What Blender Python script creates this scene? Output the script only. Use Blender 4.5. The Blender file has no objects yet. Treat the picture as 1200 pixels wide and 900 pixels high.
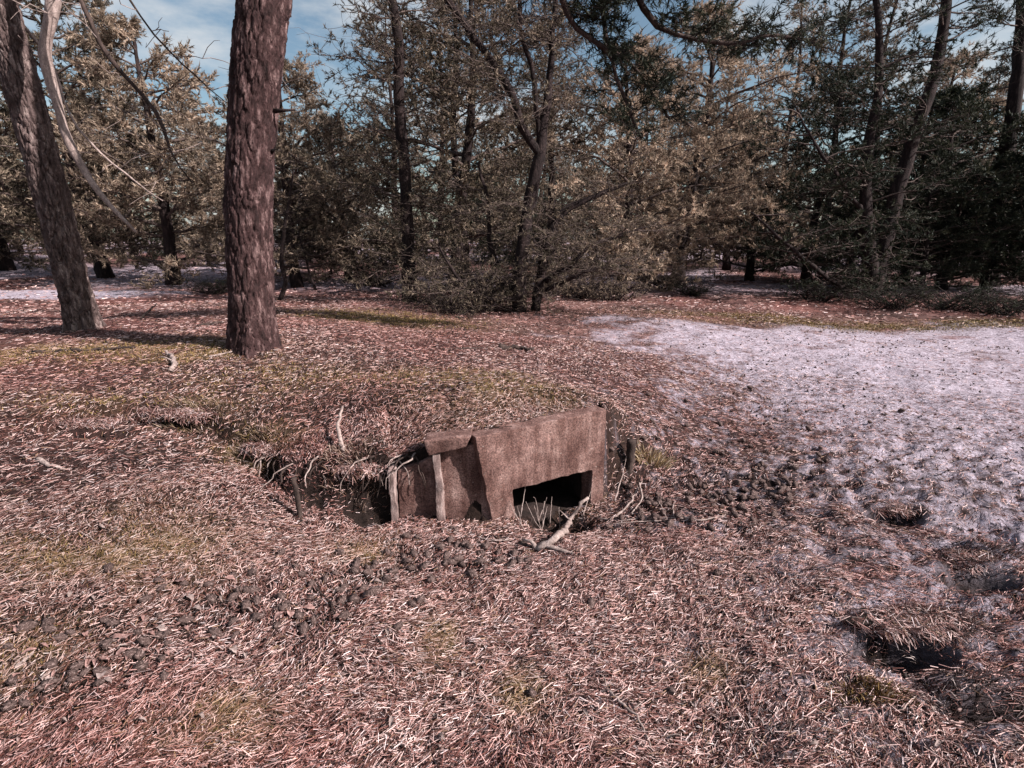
import bpy, bmesh, math, random
import numpy as np
from mathutils import Vector
R = math.radians
scene = bpy.context.scene
COL = scene.collection

# ------------------------------------------------------------------ camera
FPX, HORIZ, CAMZ = 640.0, 280.0, 1.6          # focal length and horizon row for a 1200x900 picture
PITCH = math.atan((450.0 - HORIZ) / FPX)
cam = bpy.data.cameras.new('camera'); cam.sensor_width = 36; cam.lens = FPX / 1200 * 36
cam.clip_start = 0.05; cam.clip_end = 3000
camo = bpy.data.objects.new('camera', cam); COL.objects.link(camo)
camo.location = (0, 0, CAMZ); camo.rotation_euler = (math.pi / 2 - PITCH, 0, 0)
scene.camera = camo

# ------------------------------------------------------------------ sky, sun, exposure
SUN_AZ = R(-22)        # measured from +x towards +y (negative: towards the camera side)
SUN_EL = R(37)
to_sun = Vector((math.cos(SUN_AZ) * math.cos(SUN_EL), math.sin(SUN_AZ) * math.cos(SUN_EL), math.sin(SUN_EL)))
sun = bpy.data.lights.new('sun', 'SUN'); sun.energy = 5.0; sun.angle = R(0.5); sun.color = (1.0, 0.94, 0.90)
suno = bpy.data.objects.new('sun', sun); COL.objects.link(suno)
suno.rotation_euler = to_sun.to_track_quat('Z', 'Y').to_euler()
world = bpy.data.worlds.new('World'); scene.world = world; world.use_nodes = True
wn = world.node_tree.nodes; wl = world.node_tree.links; wn.clear()
w_out = wn.new('ShaderNodeOutputWorld'); w_bg = wn.new('ShaderNodeBackground')
w_sky = wn.new('ShaderNodeTexSky'); w_sky.sky_type = 'NISHITA'; w_sky.sun_disc = False
w_sky.sun_elevation = SUN_EL; w_sky.sun_rotation = math.pi / 2 - SUN_AZ
w_sky.air_density = 1.0; w_sky.dust_density = 1.5; w_sky.ozone_density = 0.6
w_tc = wn.new('ShaderNodeTexCoord'); w_map = wn.new('ShaderNodeMapping')
w_map.inputs['Scale'].default_value = (1, 1, 2.6)
w_no = wn.new('ShaderNodeTexNoise'); w_no.inputs['Scale'].default_value = 3.0
w_no.inputs['Detail'].default_value = 9; w_no.inputs['Roughness'].default_value = 0.58
w_rp = wn.new('ShaderNodeValToRGB')
w_rp.color_ramp.elements[0].position = 0.47; w_rp.color_ramp.elements[1].position = 0.66
w_mix = wn.new('ShaderNodeMixRGB'); w_mix.inputs[2].default_value = (7.5, 7.7, 7.9, 1)
w_tint = wn.new('ShaderNodeMixRGB'); w_tint.blend_type = 'MULTIPLY'; w_tint.inputs[0].default_value = 1
w_tint.inputs[2].default_value = (1.22, 1.28, 1.2, 1)
wl.new(w_tc.outputs['Generated'], w_map.inputs['Vector']); wl.new(w_map.outputs[0], w_no.inputs['Vector'])
wl.new(w_no.outputs['Fac'], w_rp.inputs[0]); wl.new(w_rp.outputs[0], w_mix.inputs[0])
wl.new(w_sky.outputs[0], w_tint.inputs[1]); wl.new(w_tint.outputs[0], w_mix.inputs[1])
wl.new(w_mix.outputs[0], w_bg.inputs[0]); w_bg.inputs[1].default_value = 0.05
wl.new(w_bg.outputs[0], w_out.inputs[0])
scene.view_settings.view_transform = 'Standard'; scene.view_settings.look = 'None'
scene.view_settings.exposure = 1.0; scene.view_settings.gamma = 1.0

# ------------------------------------------------------------------ helpers
def ray(u, v):
    a = (u - 600) / FPX; b = (450 - v) / FPX
    return np.array([a, math.cos(PITCH) + b * math.sin(PITCH), -math.sin(PITCH) + b * math.cos(PITCH)])
def P(u, v, y):
    d = ray(u, v); return np.array([0, 0, CAMZ]) + d * (y / d[1])
def Pz(u, v, z):
    d = ray(u, v); return np.array([0, 0, CAMZ]) + d * ((z - CAMZ) / d[2])

def _h(ix, iy, iz, s):
    n = (ix.astype(np.int64) * 374761393 + iy.astype(np.int64) * 668265263 + iz.astype(np.int64) * 2147483647 + s * 144665) & 0xFFFFFFFF
    n = ((n ^ (n >> 13)) * 1274126177) & 0xFFFFFFFF
    n = ((n ^ (n >> 16)) * 2246822519) & 0xFFFFFFFF
    return ((n ^ (n >> 15)) & 0xFFFFFF) / float(0xFFFFFF)
def vnoise(x, y, z=None, s=0):
    x = np.asarray(x, float); y = np.asarray(y, float)
    z = np.zeros_like(x) if z is None else np.asarray(z, float)
    ix, iy, iz = np.floor(x), np.floor(y), np.floor(z)
    fx, fy, fz = x - ix, y - iy, z - iz
    fx, fy, fz = [t * t * t * (t * (t * 6 - 15) + 10) for t in (fx, fy, fz)]
    out = 0
    for dx in (0, 1):
        wx = fx if dx else 1 - fx
        for dy in (0, 1):
            wy = fy if dy else 1 - fy
            for dz in (0, 1):
                wz = fz if dz else 1 - fz
                out = out + wx * wy * wz * _h(ix + dx, iy + dy, iz + dz, s)
    return out * 2 - 1
def fbm(x, y, z=None, o=4, s=0, gain=.5):
    t = 0; a = 1.0; f = 1.0
    for k in range(o):
        t = t + a * vnoise(x * f + 13.7 * k, y * f - 7.1 * k, None if z is None else z * f, s + k)
        a *= gain; f *= 2.03
    return t
def voro(x, y, z, s=0):
    ix, iy, iz = np.floor(x), np.floor(y), np.floor(z)
    f1 = np.full(x.shape, 9.); f2 = np.full(x.shape, 9.); cid = np.zeros(x.shape)
    for dx in (-1, 0, 1):
        for dy in (-1, 0, 1):
            for dz in (-1, 0, 1):
                jx, jy, jz = ix + dx, iy + dy, iz + dz
                px = jx + _h(jx, jy, jz, s); py = jy + _h(jx, jy, jz, s + 1); pz = jz + _h(jx, jy, jz, s + 2)
                d = np.sqrt((px - x) ** 2 + (py - y) ** 2 + (pz - z) ** 2)
                c = _h(jx, jy, jz, s + 3)
                n1 = d < f1
                f2 = np.where(n1, f1, np.minimum(f2, d)); cid = np.where(n1, c, cid); f1 = np.where(n1, d, f1)
    return f1, f2, cid
def sstep(a, b, x):
    t = np.clip((x - a) / (b - a), 0, 1); return t * t * (3 - 2 * t)

def mesh_np(name, V, faces, smooth=False):
    """faces: list of (n,k) int arrays"""
    me = bpy.data.meshes.new(name)
    V = np.asarray(V, np.float32)
    me.vertices.add(len(V)); me.vertices.foreach_set('co', V.ravel())
    idx = np.concatenate([f.ravel() for f in faces]).astype(np.int32)
    starts = []; o = 0
    for f in faces:
        starts.append(o + np.arange(len(f)) * f.shape[1]); o += f.size
    starts = np.concatenate(starts).astype(np.int32)
    me.loops.add(len(idx)); me.loops.foreach_set('vertex_index', idx)
    me.polygons.add(len(starts)); me.polygons.foreach_set('loop_start', starts)
    if smooth: me.polygons.foreach_set('use_smooth', np.ones(len(starts), bool))
    me.update(calc_edges=True)
    return me
def vcol(me, name, C):
    a = me.color_attributes.new(name, 'FLOAT_COLOR', 'POINT')
    C = np.asarray(C, np.float32)
    if C.shape[1] == 3: C = np.hstack([C, np.ones((len(C), 1), np.float32)])
    a.data.foreach_set('color', C.ravel())
def link(name, me, mat=None, parent=None, loc=None):
    o = bpy.data.objects.new(name, me); COL.objects.link(o)
    if mat is not None and me is not None and not me.materials: me.materials.append(mat)
    if parent is not None: o.parent = parent
    if loc is not None: o.location = tuple(loc)
    return o
def tag(o, label=None, cat=None, group=None, kind=None):
    if label: o['label'] = label
    if cat: o['category'] = cat
    if group: o['group'] = group
    if kind: o['kind'] = kind
    return o

class Tubes:
    def __init__(s): s.V = []; s.F4 = []; s.F3 = []; s.n = 0
    def tube(s, pts, rad, sides=6, cap=True):
        pts = np.asarray(pts, float); rad = np.asarray(rad, float); n = len(pts)
        tn = np.gradient(pts, axis=0); tn /= np.linalg.norm(tn, axis=1)[:, None] + 1e-9
        ref = np.array([0, 0, 1.]) if abs(tn[:, 2]).mean() < .8 else np.array([1., 0, 0])
        u = np.cross(tn, ref); u /= np.linalg.norm(u, axis=1)[:, None] + 1e-9
        w = np.cross(tn, u)
        a = np.arange(sides) / sides * 2 * math.pi
        ring = pts[:, None] + rad[:, None, None] * (np.cos(a)[None, :, None] * u[:, None] + np.sin(a)[None, :, None] * w[:, None])
        s.V.append(ring.reshape(-1, 3))
        i = np.arange(n - 1)[:, None] * sides; j = np.arange(sides)[None]
        k = (np.arange(sides)[None] + 1) % sides
        s.F4.append((np.stack([i + j, i + k, i + sides + k, i + sides + j], -1).reshape(-1, 4)) + s.n)
        base = s.n; s.n += n * sides
        if cap:
            for e in (0, n - 1):
                s.V.append(pts[e][None]); c = s.n; s.n += 1
                r0 = base + e * sides
                t = np.stack([np.full(sides, c), r0 + np.arange(sides), r0 + (np.arange(sides) + 1) % sides], -1)
                s.F3.append(t if e else t[:, ::-1])
    def mesh(s, name, smooth=True):
        F = []
        if s.F4: F.append(np.concatenate(s.F4))
        if s.F3: F.append(np.concatenate(s.F3))
        return mesh_np(name, np.concatenate(s.V), F, smooth)

def resample(pts, n):
    """Catmull-Rom through the points, n samples"""
    p = np.asarray(pts, float)
    if len(p) == 2: return p[0] + (p[1] - p[0]) * np.linspace(0, 1, n)[:, None]
    q = np.vstack([2 * p[0] - p[1], p, 2 * p[-1] - p[-2]])
    L = np.concatenate([[0], np.cumsum(np.linalg.norm(np.diff(p, axis=0), axis=1))])
    t = np.interp(np.linspace(0, L[-1], n), L, np.arange(len(p)))
    i = np.minimum(t.astype(int), len(p) - 2); f = (t - i)[:, None]
    a, b, c, d = q[i], q[i + 1], q[i + 2], q[i + 3]
    return .5 * (2 * b + (c - a) * f + (2 * a - 5 * b + 4 * c - d) * f ** 2 + (3 * b - a - 3 * c + d) * f ** 3)

# ------------------------------------------------------------------ materials
def newmat(name):
    m = bpy.data.materials.new(name); m.use_nodes = True
    n = m.node_tree.nodes; l = m.node_tree.links
    b = n['Principled BSDF']; b.inputs['Specular IOR Level'].default_value = .2
    return m, n, l, b
def ramp(n, stops):
    r = n.new('ShaderNodeValToRGB'); e = r.color_ramp.elements
    while len(e) < len(stops): e.new(.5)
    for el, (p, c) in zip(e, stops): el.position = p; el.color = (*c, 1)
    return r
def tex(n, l, scale, detail=5, rough=.6, vec=None, stretch=None):
    t = n.new('ShaderNodeTexNoise'); t.inputs['Scale'].default_value = scale
    t.inputs['Detail'].default_value = detail; t.inputs['Roughness'].default_value = rough
    if vec is None:
        vec = n.new('ShaderNodeTexCoord').outputs['Object']
    if stretch:
        mp = n.new('ShaderNodeMapping'); mp.inputs['Scale'].default_value = stretch
        l.new(vec, mp.inputs[0]); vec = mp.outputs[0]
    l.new(vec, t.inputs['Vector']); return t
def bump(n, l, b, src, strength, dist):
    bp = n.new('ShaderNodeBump'); bp.inputs['Strength'].default_value = strength; bp.inputs['Distance'].default_value = dist
    l.new(src, bp.inputs['Height']); l.new(bp.outputs[0], b.inputs['Normal']); return bp

def mat_ground():
    m, n, l, b = newmat('ground_litter'); b.inputs['Roughness'].default_value = .95
    at = n.new('ShaderNodeAttribute'); at.attribute_name = 'col'
    t1 = tex(n, l, 38, 6, .7); r1 = ramp(n, [(.28, (.22, .18, .18)), (.5, (.8, .76, .75)), (.72, (1.5, 1.45, 1.45))])
    l.new(t1.outputs['Fac'], r1.inputs[0])
    t2 = tex(n, l, 7, 5, .65, stretch=(1, 1.6, 1)); r2 = ramp(n, [(.3, (.55, .5, .5)), (.7, (1.25, 1.25, 1.25))])
    l.new(t2.outputs['Fac'], r2.inputs[0])
    mx = n.new('ShaderNodeMixRGB'); mx.blend_type = 'MULTIPLY'; mx.inputs[0].default_value = .85
    l.new(at.outputs['Color'], mx.inputs[1]); l.new(r1.outputs[0], mx.inputs[2])
    my = n.new('ShaderNodeMixRGB'); my.blend_type = 'MULTIPLY'; my.inputs[0].default_value = .8
    l.new(mx.outputs[0], my.inputs[1]); l.new(r2.outputs[0], my.inputs[2])
    l.new(my.outputs[0], b.inputs['Base Color'])
    bump(n, l, b, t1.outputs['Fac'], .9, .025)
    return m
def mat_vcol(name, rough=.7, transl=0.0, jitter=True):
    m, n, l, b = newmat(name); b.inputs['Roughness'].default_value = rough
    at = n.new('ShaderNodeAttribute'); at.attribute_name = 'col'
    src = at.outputs['Color']
    l.new(src, b.inputs['Base Color'])
    return m
def mat_bark(name, c0, c1, c2, scale=1.0, moss=None, bump_d=.02):
    m, n, l, b = newmat(name); b.inputs['Roughness'].default_value = .9
    t = tex(n, l, 14 * scale, 8, .65, stretch=(1, 1, .3))
    r = ramp(n, [(.3, c0), (.52, c1), (.72, c2)]); l.new(t.outputs['Fac'], r.inputs[0])
    t2 = tex(n, l, 60 * scale, 5, .7, stretch=(1, 1, .6)); r2 = ramp(n, [(.3, (.5, .5, .5)), (.7, (1.35, 1.3, 1.3))])
    l.new(t2.outputs['Fac'], r2.inputs[0])
    mx = n.new('ShaderNodeMixRGB'); mx.blend_type = 'MULTIPLY'; mx.inputs[0].default_value = 1
    l.new(r.outputs[0], mx.inputs[1]); l.new(r2.outputs[0], mx.inputs[2])
    l.new(mx.outputs[0], b.inputs['Base Color'])
    ad = n.new('ShaderNodeMath'); ad.operation = 'ADD'
    l.new(t.outputs['Fac'], ad.inputs[0]); l.new(t2.outputs['Fac'], ad.inputs[1])
    bump(n, l, b, ad.outputs[0], .8, bump_d)
    return m
def mat_foliage(name, cols, transl=.3):
    m, n, l, b = newmat(name); b.inputs['Roughness'].default_value = .6
    oi = n.new('ShaderNodeObjectInfo')
    t = tex(n, l, 1.7, 4, .7); geo = n.new('ShaderNodeNewGeometry')
    ad = n.new('ShaderNodeMath'); ad.operation = 'MULTIPLY_ADD'; ad.inputs[1].default_value = .35
    l.new(geo.outputs['Random Per Island'], ad.inputs[0]); l.new(t.outputs['Fac'], ad.inputs[2])
    sb = n.new('ShaderNodeMath'); sb.operation = 'SUBTRACT'; sb.inputs[1].default_value = .17
    l.new(ad.outputs[0], sb.inputs[0])
    r = ramp(n, cols); l.new(sb.outputs[0], r.inputs[0])
    hs = n.new('ShaderNodeHueSaturation')
    mr = n.new('ShaderNodeMapRange'); mr.inputs[3].default_value = .75; mr.inputs[4].default_value = 1.25
    l.new(oi.outputs['Random'], mr.inputs[0]); l.new(mr.outputs[0], hs.inputs['Value'])
    l.new(r.outputs[0], hs.inputs['Color']); l.new(hs.outputs[0], b.inputs['Base Color'])
    tr = n.new('ShaderNodeBsdfTranslucent'); l.new(hs.outputs[0], tr.inputs['Color'])
    mx = n.new('ShaderNodeMixShader'); mx.inputs[0].default_value = transl
    l.new(b.outputs[0], mx.inputs[1]); l.new(tr.outputs[0], mx.inputs[2])
    l.new(mx.outputs[0], n['Material Output'].inputs['Surface'])
    return m
def mat_concrete():
    m, n, l, b = newmat('weathered_concrete'); b.inputs['Roughness'].default_value = .92
    t = tex(n, l, 6, 8, .7); r = ramp(n, [(.3, (.085, .043, .038)), (.5, (.19, .112, .10)), (.72, (.33, .225, .205))])
    l.new(t.outputs['Fac'], r.inputs[0])
    t2 = tex(n, l, 95, 5, .8); r2 = ramp(n, [(.36, (.35, .3, .3)), (.5, (.95, .95, .95)), (.64, (1.7, 1.65, 1.6))])
    l.new(t2.outputs['Fac'], r2.inputs[0])
    t3 = tex(n, l, 9, 6, .6, stretch=(1.6, 1.6, .25)); r3 = ramp(n, [(.42, (.5, .42, .4)), (.62, (1.05, 1.05, 1.05))])
    l.new(t3.outputs['Fac'], r3.inputs[0])
    mx = n.new('ShaderNodeMixRGB'); mx.blend_type = 'MULTIPLY'; mx.inputs[0].default_value = 1
    l.new(r.outputs[0], mx.inputs[1]); l.new(r2.outputs[0], mx.inputs[2])
    my = n.new('ShaderNodeMixRGB'); my.blend_type = 'MULTIPLY'; my.inputs[0].default_value = .8
    l.new(mx.outputs[0], my.inputs[1]); l.new(r3.outputs[0], my.inputs[2])
    # pale lichen flecks
    t4 = tex(n, l, 34, 5, .7); r4 = ramp(n, [(.66, (0, 0, 0)), (.72, (.8, .8, .8))]); l.new(t4.outputs['Fac'], r4.inputs[0])
    mz = n.new('ShaderNodeMixRGB'); mz.inputs[2].default_value = (.40, .33, .30, 1)
    l.new(r4.outputs[0], mz.inputs[0]); l.new(my.outputs[0], mz.inputs[1])
    l.new(mz.outputs[0], b.inputs['Base Color'])
    bump(n, l, b, t2.outputs['Fac'], .9, .008)
    return m
M_ground = mat_ground()
M_needle = mat_vcol('dry_needles', .55)
M_bark_main = mat_bark('bark_red', (.014, .008, .008), (.058, .03, .03), (.28, .185, .178), 1.5)
M_bark_grey = mat_bark('bark_grey', (.022, .015, .014), (.11, .076, .072), (.36, .285, .265), 1.4)
M_bark_dark = mat_bark('bark_dark', (.009, .006, .006), (.022, .014, .014), (.06, .04, .037))
M_dead = mat_bark('dead_wood', (.13, .095, .088), (.29, .225, .205), (.46, .37, .345), 2, bump_d=.004)
M_twigdark = mat_bark('dark_wood', (.02, .014, .012), (.05, .034, .03), (.10, .07, .06), 2, bump_d=.004)
M_twig = mat_bark('grey_twigs', (.028, .02, .018), (.085, .062, .055), (.22, .17, .155), 2, bump_d=.003)
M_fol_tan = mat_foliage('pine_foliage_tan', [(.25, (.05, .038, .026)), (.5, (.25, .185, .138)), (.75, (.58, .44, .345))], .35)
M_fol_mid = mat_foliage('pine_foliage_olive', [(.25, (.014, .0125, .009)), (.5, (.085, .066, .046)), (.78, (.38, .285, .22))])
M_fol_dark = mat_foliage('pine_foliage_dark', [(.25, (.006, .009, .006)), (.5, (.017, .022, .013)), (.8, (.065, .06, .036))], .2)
M_conc = mat_concrete()
M_rib = mat_bark('pale_worn_concrete', (.09, .058, .054), (.24, .172, .16), (.46, .37, .35), 2.5, bump_d=.004)

# ------------------------------------------------------------------ terrain
SL = np.array([-.200, 3.0]); SR = np.array([.621, 3.45])        # front line of the concrete slab, in plan
SD = (SR - SL) / np.linalg.norm(SR - SL); SN = np.array([SD[1], -SD[0]])   # along it / out of its face
SLEN = float(np.linalg.norm(SR - SL)); STH = .12
PY = 3.06                                                        # plan row of the recessed left panels
common = [(900, 900, 0), (1200, 900, .03), (1200, 700, .05), (1000, 700, 0), (850, 760, 0), (950, 600, 0), (1200, 600, .05),
          (1200, 480, .06), (1000, 480, .04), (850, 500, .03), (1200, 400, .09), (950, 385, .13), (800, 388, .2), (820, 430, .12)]
high = [(0, 505, .42), (80, 490, .45), (170, 480, .47), (250, 487, .45), (290, 515, .36), (340, 545, .28), (400, 538, .32), (455, 538, .36),
        (510, 512, .49), (560, 510, .49), (640, 493, .5), (712, 478, .5), (745, 505, .33), (790, 520, .12),
        (295, 405, .68), (97, 385, .64), (500, 430, .55), (600, 430, .47), (700, 430, .33), (420, 470, .52), (200, 440, .58), (0, 430, .55),
        (500, 390, .5), (610, 365, .32), (480, 352, .33), (720, 370, .25), (1020, 350, .2), (1180, 365, .15), (820, 332, .2), (400, 318, .45),
        (40, 345, .35), (40, 300, .85), (400, 305, .6), (600, 330, .3), (1000, 320, .3), (-200, 420, .5)]
low = [(0, 900, .05), (300, 900, 0), (600, 900, 0), (0, 700, .2), (200, 700, .08), (0, 560, .3), (100, 517, .36), (170, 508, .37), (250, 520, .30),
       (300, 572, .17), (350, 596, .07), (430, 618, -.04), (520, 622, -.07), (600, 618, -.08), (660, 622, -.1), (705, 592, -.16), (740, 590, -.12),
       (780, 600, -.06), (600, 700, -.02), (450, 750, 0), (750, 700, 0), (850, 600, -.02)]
ring = [(45 * math.sin(R(a)), 45 * math.cos(R(a)), .8 if abs(a) < 80 else .2) for a in range(-165, 181, 15)]
behind = [(-4, -2, .1), (0, -2, 0), (4, -2, 0), (-4, 0, .15), (4, 0, .05), (0, .2, 0), (-8, 2, .4), (8, 2, .1)]
def tps(pts):
    A = np.array(pts, float); n = len(A)
    def phi(d): return np.where(d > 1e-9, d * d * np.log(np.maximum(d, 1e-9)), 0)
    K = phi(np.linalg.norm(A[:, None, :2] - A[None, :, :2], axis=2)) + np.eye(n) * .02
    Q = np.hstack([np.ones((n, 1)), A[:, :2]])
    S = np.block([[K, Q], [Q.T, np.zeros((3, 3))]])
    c = np.linalg.solve(S, np.concatenate([A[:, 2], np.zeros(3)]))
    def f(x, y):
        x = np.asarray(x, float); y = np.asarray(y, float); o = np.zeros(x.shape)
        for i in range(n): o += c[i] * phi(np.hypot(x - A[i, 0], y - A[i, 1]))
        return o + c[n] + c[n + 1] * x + c[n + 2] * y
    return f
F_high = tps([tuple(Pz(*t)) for t in high + common] + ring + behind)
F_low = tps([tuple(Pz(*t)) for t in low + common] + ring + behind)
# the edge of the mound (eroded lip, concrete wall, then a soft slope), as distance over bearing
edge = []
for (u, v, z, w) in [(-300, 500, .42, .8), (0, 505, .42, .40), (80, 490, .45, .13), (170, 480, .47, .10), (250, 487, .45, .10), (290, 515, .36, .13), (340, 545, .28, .16), (400, 545, .30, .16)]:
    p = Pz(u, v, z); edge.append((p[0] / p[1], math.hypot(p[0], p[1]), w))
for x in np.linspace(-.72, -.30, 10): edge.append((x / PY, math.hypot(x, PY + .025), .02))
for k in np.linspace(.06, .995, 14):
    q = SL + SD * SLEN * k - SN * STH * .36; edge.append((q[0] / q[1], math.hypot(*q), .02))
q = SL + SD * (SLEN + .03) - SN * .10; edge.append((q[0] / q[1], math.hypot(*q), .22))
for (u, y, w) in [(735, 3.62, .40), (770, 3.7, .6), (850, 4.0, 1.1), (1000, 4.2, 1.4), (1250, 4.5, 1.5), (2500, 5, 2)]:
    a = (u - 600) / FPX / .95; edge.append((a, y * math.hypot(1, a), w))
E = np.array(sorted(edge))
pits = []    # x, y, rx, ry, depth, power
def terrain(x, y, detail=True):
    x = np.asarray(x, float); y = np.asarray(y, float)
    r = np.hypot(x, y); th = np.where(y > .05, x / np.maximum(y, .05), np.sign(x) * 9)
    jit = .05 * fbm(th * 14, r * 0 + 3.3, o=3, s=40)
    wall = (th > -.245) & (th < .185)
    Rr = np.interp(th, E[:, 0], E[:, 1]) + np.where(wall, 0, jit); w = np.interp(th, E[:, 0], E[:, 2])
    m = sstep(-.25, 1.0, (r - Rr) / w + .25)
    zh = F_high(x, y)
    zt = np.interp(th, [-.235, -.17, -.10, -.066, .18], [.30, .37, .465, .478, .492])
    bk = (1 - sstep(.12, .5, r - Rr)) * sstep(-.26, -.235, th) * (1 - sstep(.178, .20, th))
    zh = zh * (1 - bk) + zt * bk
    z = F_low(x, y) * (1 - m) + zh * m
    for (px, py, rx, ry, d, pw) in pits:
        q = ((x - px) / rx) ** 2 + ((y - py) / ry) ** 2
        z = z - d * np.exp(-q ** pw)
    far = sstep(6, 14, r)
    z = z + .05 * fbm(x * .45, y * .45, o=3, s=5) * sstep(4, 10, r)
    if detail:
        z = z + .018 * fbm(x * 3.1, y * 3.1, o=3, s=11) * (1 - .3 * far) * np.where(wall & (np.abs(r - Rr) < .3), .25, 1)
        rough = sstep(.9, 1.7, x) * (1 - sstep(3.6, 4.6, y)) + .8 * sstep(.3, .05, np.abs(r - Rr)) * (th < -.25)
        z = z + rough * .030 * fbm(x * 8, y * 11, o=4, s=17)
        z = z + .010 * fbm(x * 14, y * 14, o=3, s=19) * (1 - far) * np.where(wall & (np.abs(r - Rr) < .3), .3, 1)
    return z
def hit(u, v, detail=True):
    d = ray(u, v); ys = np.exp(np.linspace(math.log(.7), math.log(90), 420))
    for _ in range(2):
        pts = np.array([0, 0, CAMZ])[None] + d[None] * (ys / d[1])[:, None]
        g = terrain(pts[:, 0], pts[:, 1], detail) - pts[:, 2]
        k = int(np.argmax(g > 0)); ya, yb = ys[max(0, k - 1)], ys[k]; ys = np.linspace(ya, yb, 12)
    return np.array([pts[k, 0], pts[k, 1], float(terrain(pts[k, 0:1], pts[k, 1:2], detail)[0])])
for (u, v, rx, ry, d, pw) in [(1060, 762, .20, .10, .30, 3), (1050, 606, .14, .09, .16, 2), (1150, 676, .17, .10, .18, 2), (1170, 830, .22, .06, .12, 2), (1110, 725, .2, .03, -.05, 1),
                              (312, 556, .09, .07, .07, 1.5), (365, 580, .10, .06, .06, 1.5), (432, 603, .16, .10, .10, 2), (200, 500, .25, .05, .05, 1.5), (110, 512, .2, .05, .04, 1.5),
                              (655, 612, .20, .16, .17, 2), (1000, 655, .15, .06, .04, 1.2), (940, 560, .12, .05, .035, 1.2), (1090, 560, .16, .06, .04, 1.2)]:
    p = hit(u, v, False); pits.append((p[0], p[1], rx, ry, d, pw))
def gz(x, y): return float(terrain(np.array([x]), np.array([y]))[0])

# colour fields (what the ground is made of at a place, plus painted pit shade)
moss_spots = []
for (u, v, rx, ry, s) in [(600, 452, .6, .5, .55), (520, 440, .6, .4, .35), (455, 373, 1.3, .8, 1.0), (520, 755, .12, .16, .9), (610, 815, .08, .1, .9), (60, 415, 1.6, .35, .75), (215, 415, .7, .3, .8),
                          (330, 440, .9, .35, .35), (160, 470, 1.0, .25, .35), (1100, 382, 4.5, .55, .9), (60, 650, .3, .2, .4), (180, 640, .35, .3, .55), (300, 530, .3, .15, .5), (830, 790, .1, .1, .6), (430, 650, .2, .2, .35),
                          (260, 850, .2, .12, .5), (40, 770, .2, .2, .35), (860, 370, 2.0, .5, .5)]:
    p = hit(u, v, False); moss_spots.append((p[0], p[1], rx, ry, s))
def moss_at(x, y):
    m = 0
    for (px, py, rx, ry, s) in moss_spots: m = np.maximum(m, s * np.exp(-(((x - px) / rx) ** 2 + ((y - py) / ry) ** 2)))
    return np.clip(m * (1 + .7 * fbm(x * 5, y * 5, o=3, s=23)) , 0, 1)
def sand_at(x, y):
    xe = np.interp(y, [0, 1.5, 2, 3, 5, 9, 10.5, 12], [1.15, .95, .9, 1.25, 1.3, 1.25, 2.6, 30])
    s = sstep(-1.3, 2.6, x - xe + .55 * fbm(x * 1.3, y * 1.3, o=4, s=31) + .35 * fbm(x * 7, y * 9, o=3, s=33))
    s = s * (.8 + .2 * sstep(3.2, 5.5, y))
    s = s * (1 - sstep(9.0, 9.9, y + .5 * fbm(x * .7, y * .7, o=2, s=35)))
    s = sstep(.22, .78, s + .42 * np.where(y < 7, fbm(x * 11, y * 15, o=3, s=39, gain=.7), fbm(x * 2.2, y * 2.6, o=3, s=39, gain=.6)) * (s > .01)) * (.55 + .45 * s)
    far = np.exp(-(((x + 11.5) / 4.0) ** 2 + ((y - 12.8) / 1.3) ** 4))
    s = np.maximum(s, sstep(.35, .7, far + .15 * fbm(x, y, o=3, s=36)))
    ff = sstep(13, 16, y) * sstep(-.35, .3, fbm(x * .16, y * .16, o=5, s=37, gain=.65)) * .7
    return np.clip(np.maximum(s, ff), 0, 1)
NP0 = np.random.default_rng(3); drift = []
for path, n in (([(725, 605), (800, 595), (870, 585), (935, 560)], 14), ([(415, 690), (480, 665), (560, 640), (600, 660)], 12), ([(20, 800), (130, 750), (250, 715), (390, 705)], 14)):
    for t in np.linspace(0, len(path) - 1.001, n):
        i = int(t); f = t - i; p = hit(path[i][0] * (1 - f) + path[i + 1][0] * f, path[i][1] * (1 - f) + path[i + 1][1] * f, False); drift.append((p[0] + NP0.normal(0, .05), p[1] + NP0.normal(0, .08), NP0.uniform(.06, .2)))
def drift_at(x, y):
    q = 0
    for (px, py, rr) in drift: q = np.maximum(q, np.exp(-((x - px) ** 2 + (y - py) ** 2) / rr ** 2))
    return np.clip(q * (1 + .8 * fbm(x * 8, y * 8, o=3, s=91)), 0, 1)
def humus_shade_at(x, y):  # pits darkened: bare humus and the holes' shade painted as one colour
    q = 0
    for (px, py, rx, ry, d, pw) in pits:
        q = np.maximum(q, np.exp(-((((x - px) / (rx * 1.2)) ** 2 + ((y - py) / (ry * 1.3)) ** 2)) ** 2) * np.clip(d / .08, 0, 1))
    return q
C_soil = np.array([.018, .010, .009]); C_litter = np.array([.14, .075, .068]); C_sand = np.array([.43, .385, .455]); C_moss = np.array([.075, .05, .018]); C_humus_shade = np.array([.022, .014, .012])
def ground_col(x, y):
    r = np.hypot(x, y)
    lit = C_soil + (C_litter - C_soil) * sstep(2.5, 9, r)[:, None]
    s = sand_at(x, y)[:, None]; m = moss_at(x, y)[:, None]; d = humus_shade_at(x, y)[:, None]
    red = sstep(.1, .5, fbm(x * .5, y * .5, o=3, s=51))[:, None]
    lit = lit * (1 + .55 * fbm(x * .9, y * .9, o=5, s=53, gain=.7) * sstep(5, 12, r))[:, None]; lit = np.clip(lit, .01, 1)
    c = lit * (1 + red * np.array([.02, -.14, -.16]))
    c = c * (1 - s) + C_sand * s
    c = c * (1 - m * .8) + C_moss * m * .8
    c = c * (1 - .4 * drift_at(x, y)[:, None])
    return c * (1 - d) + C_humus_shade * d

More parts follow.
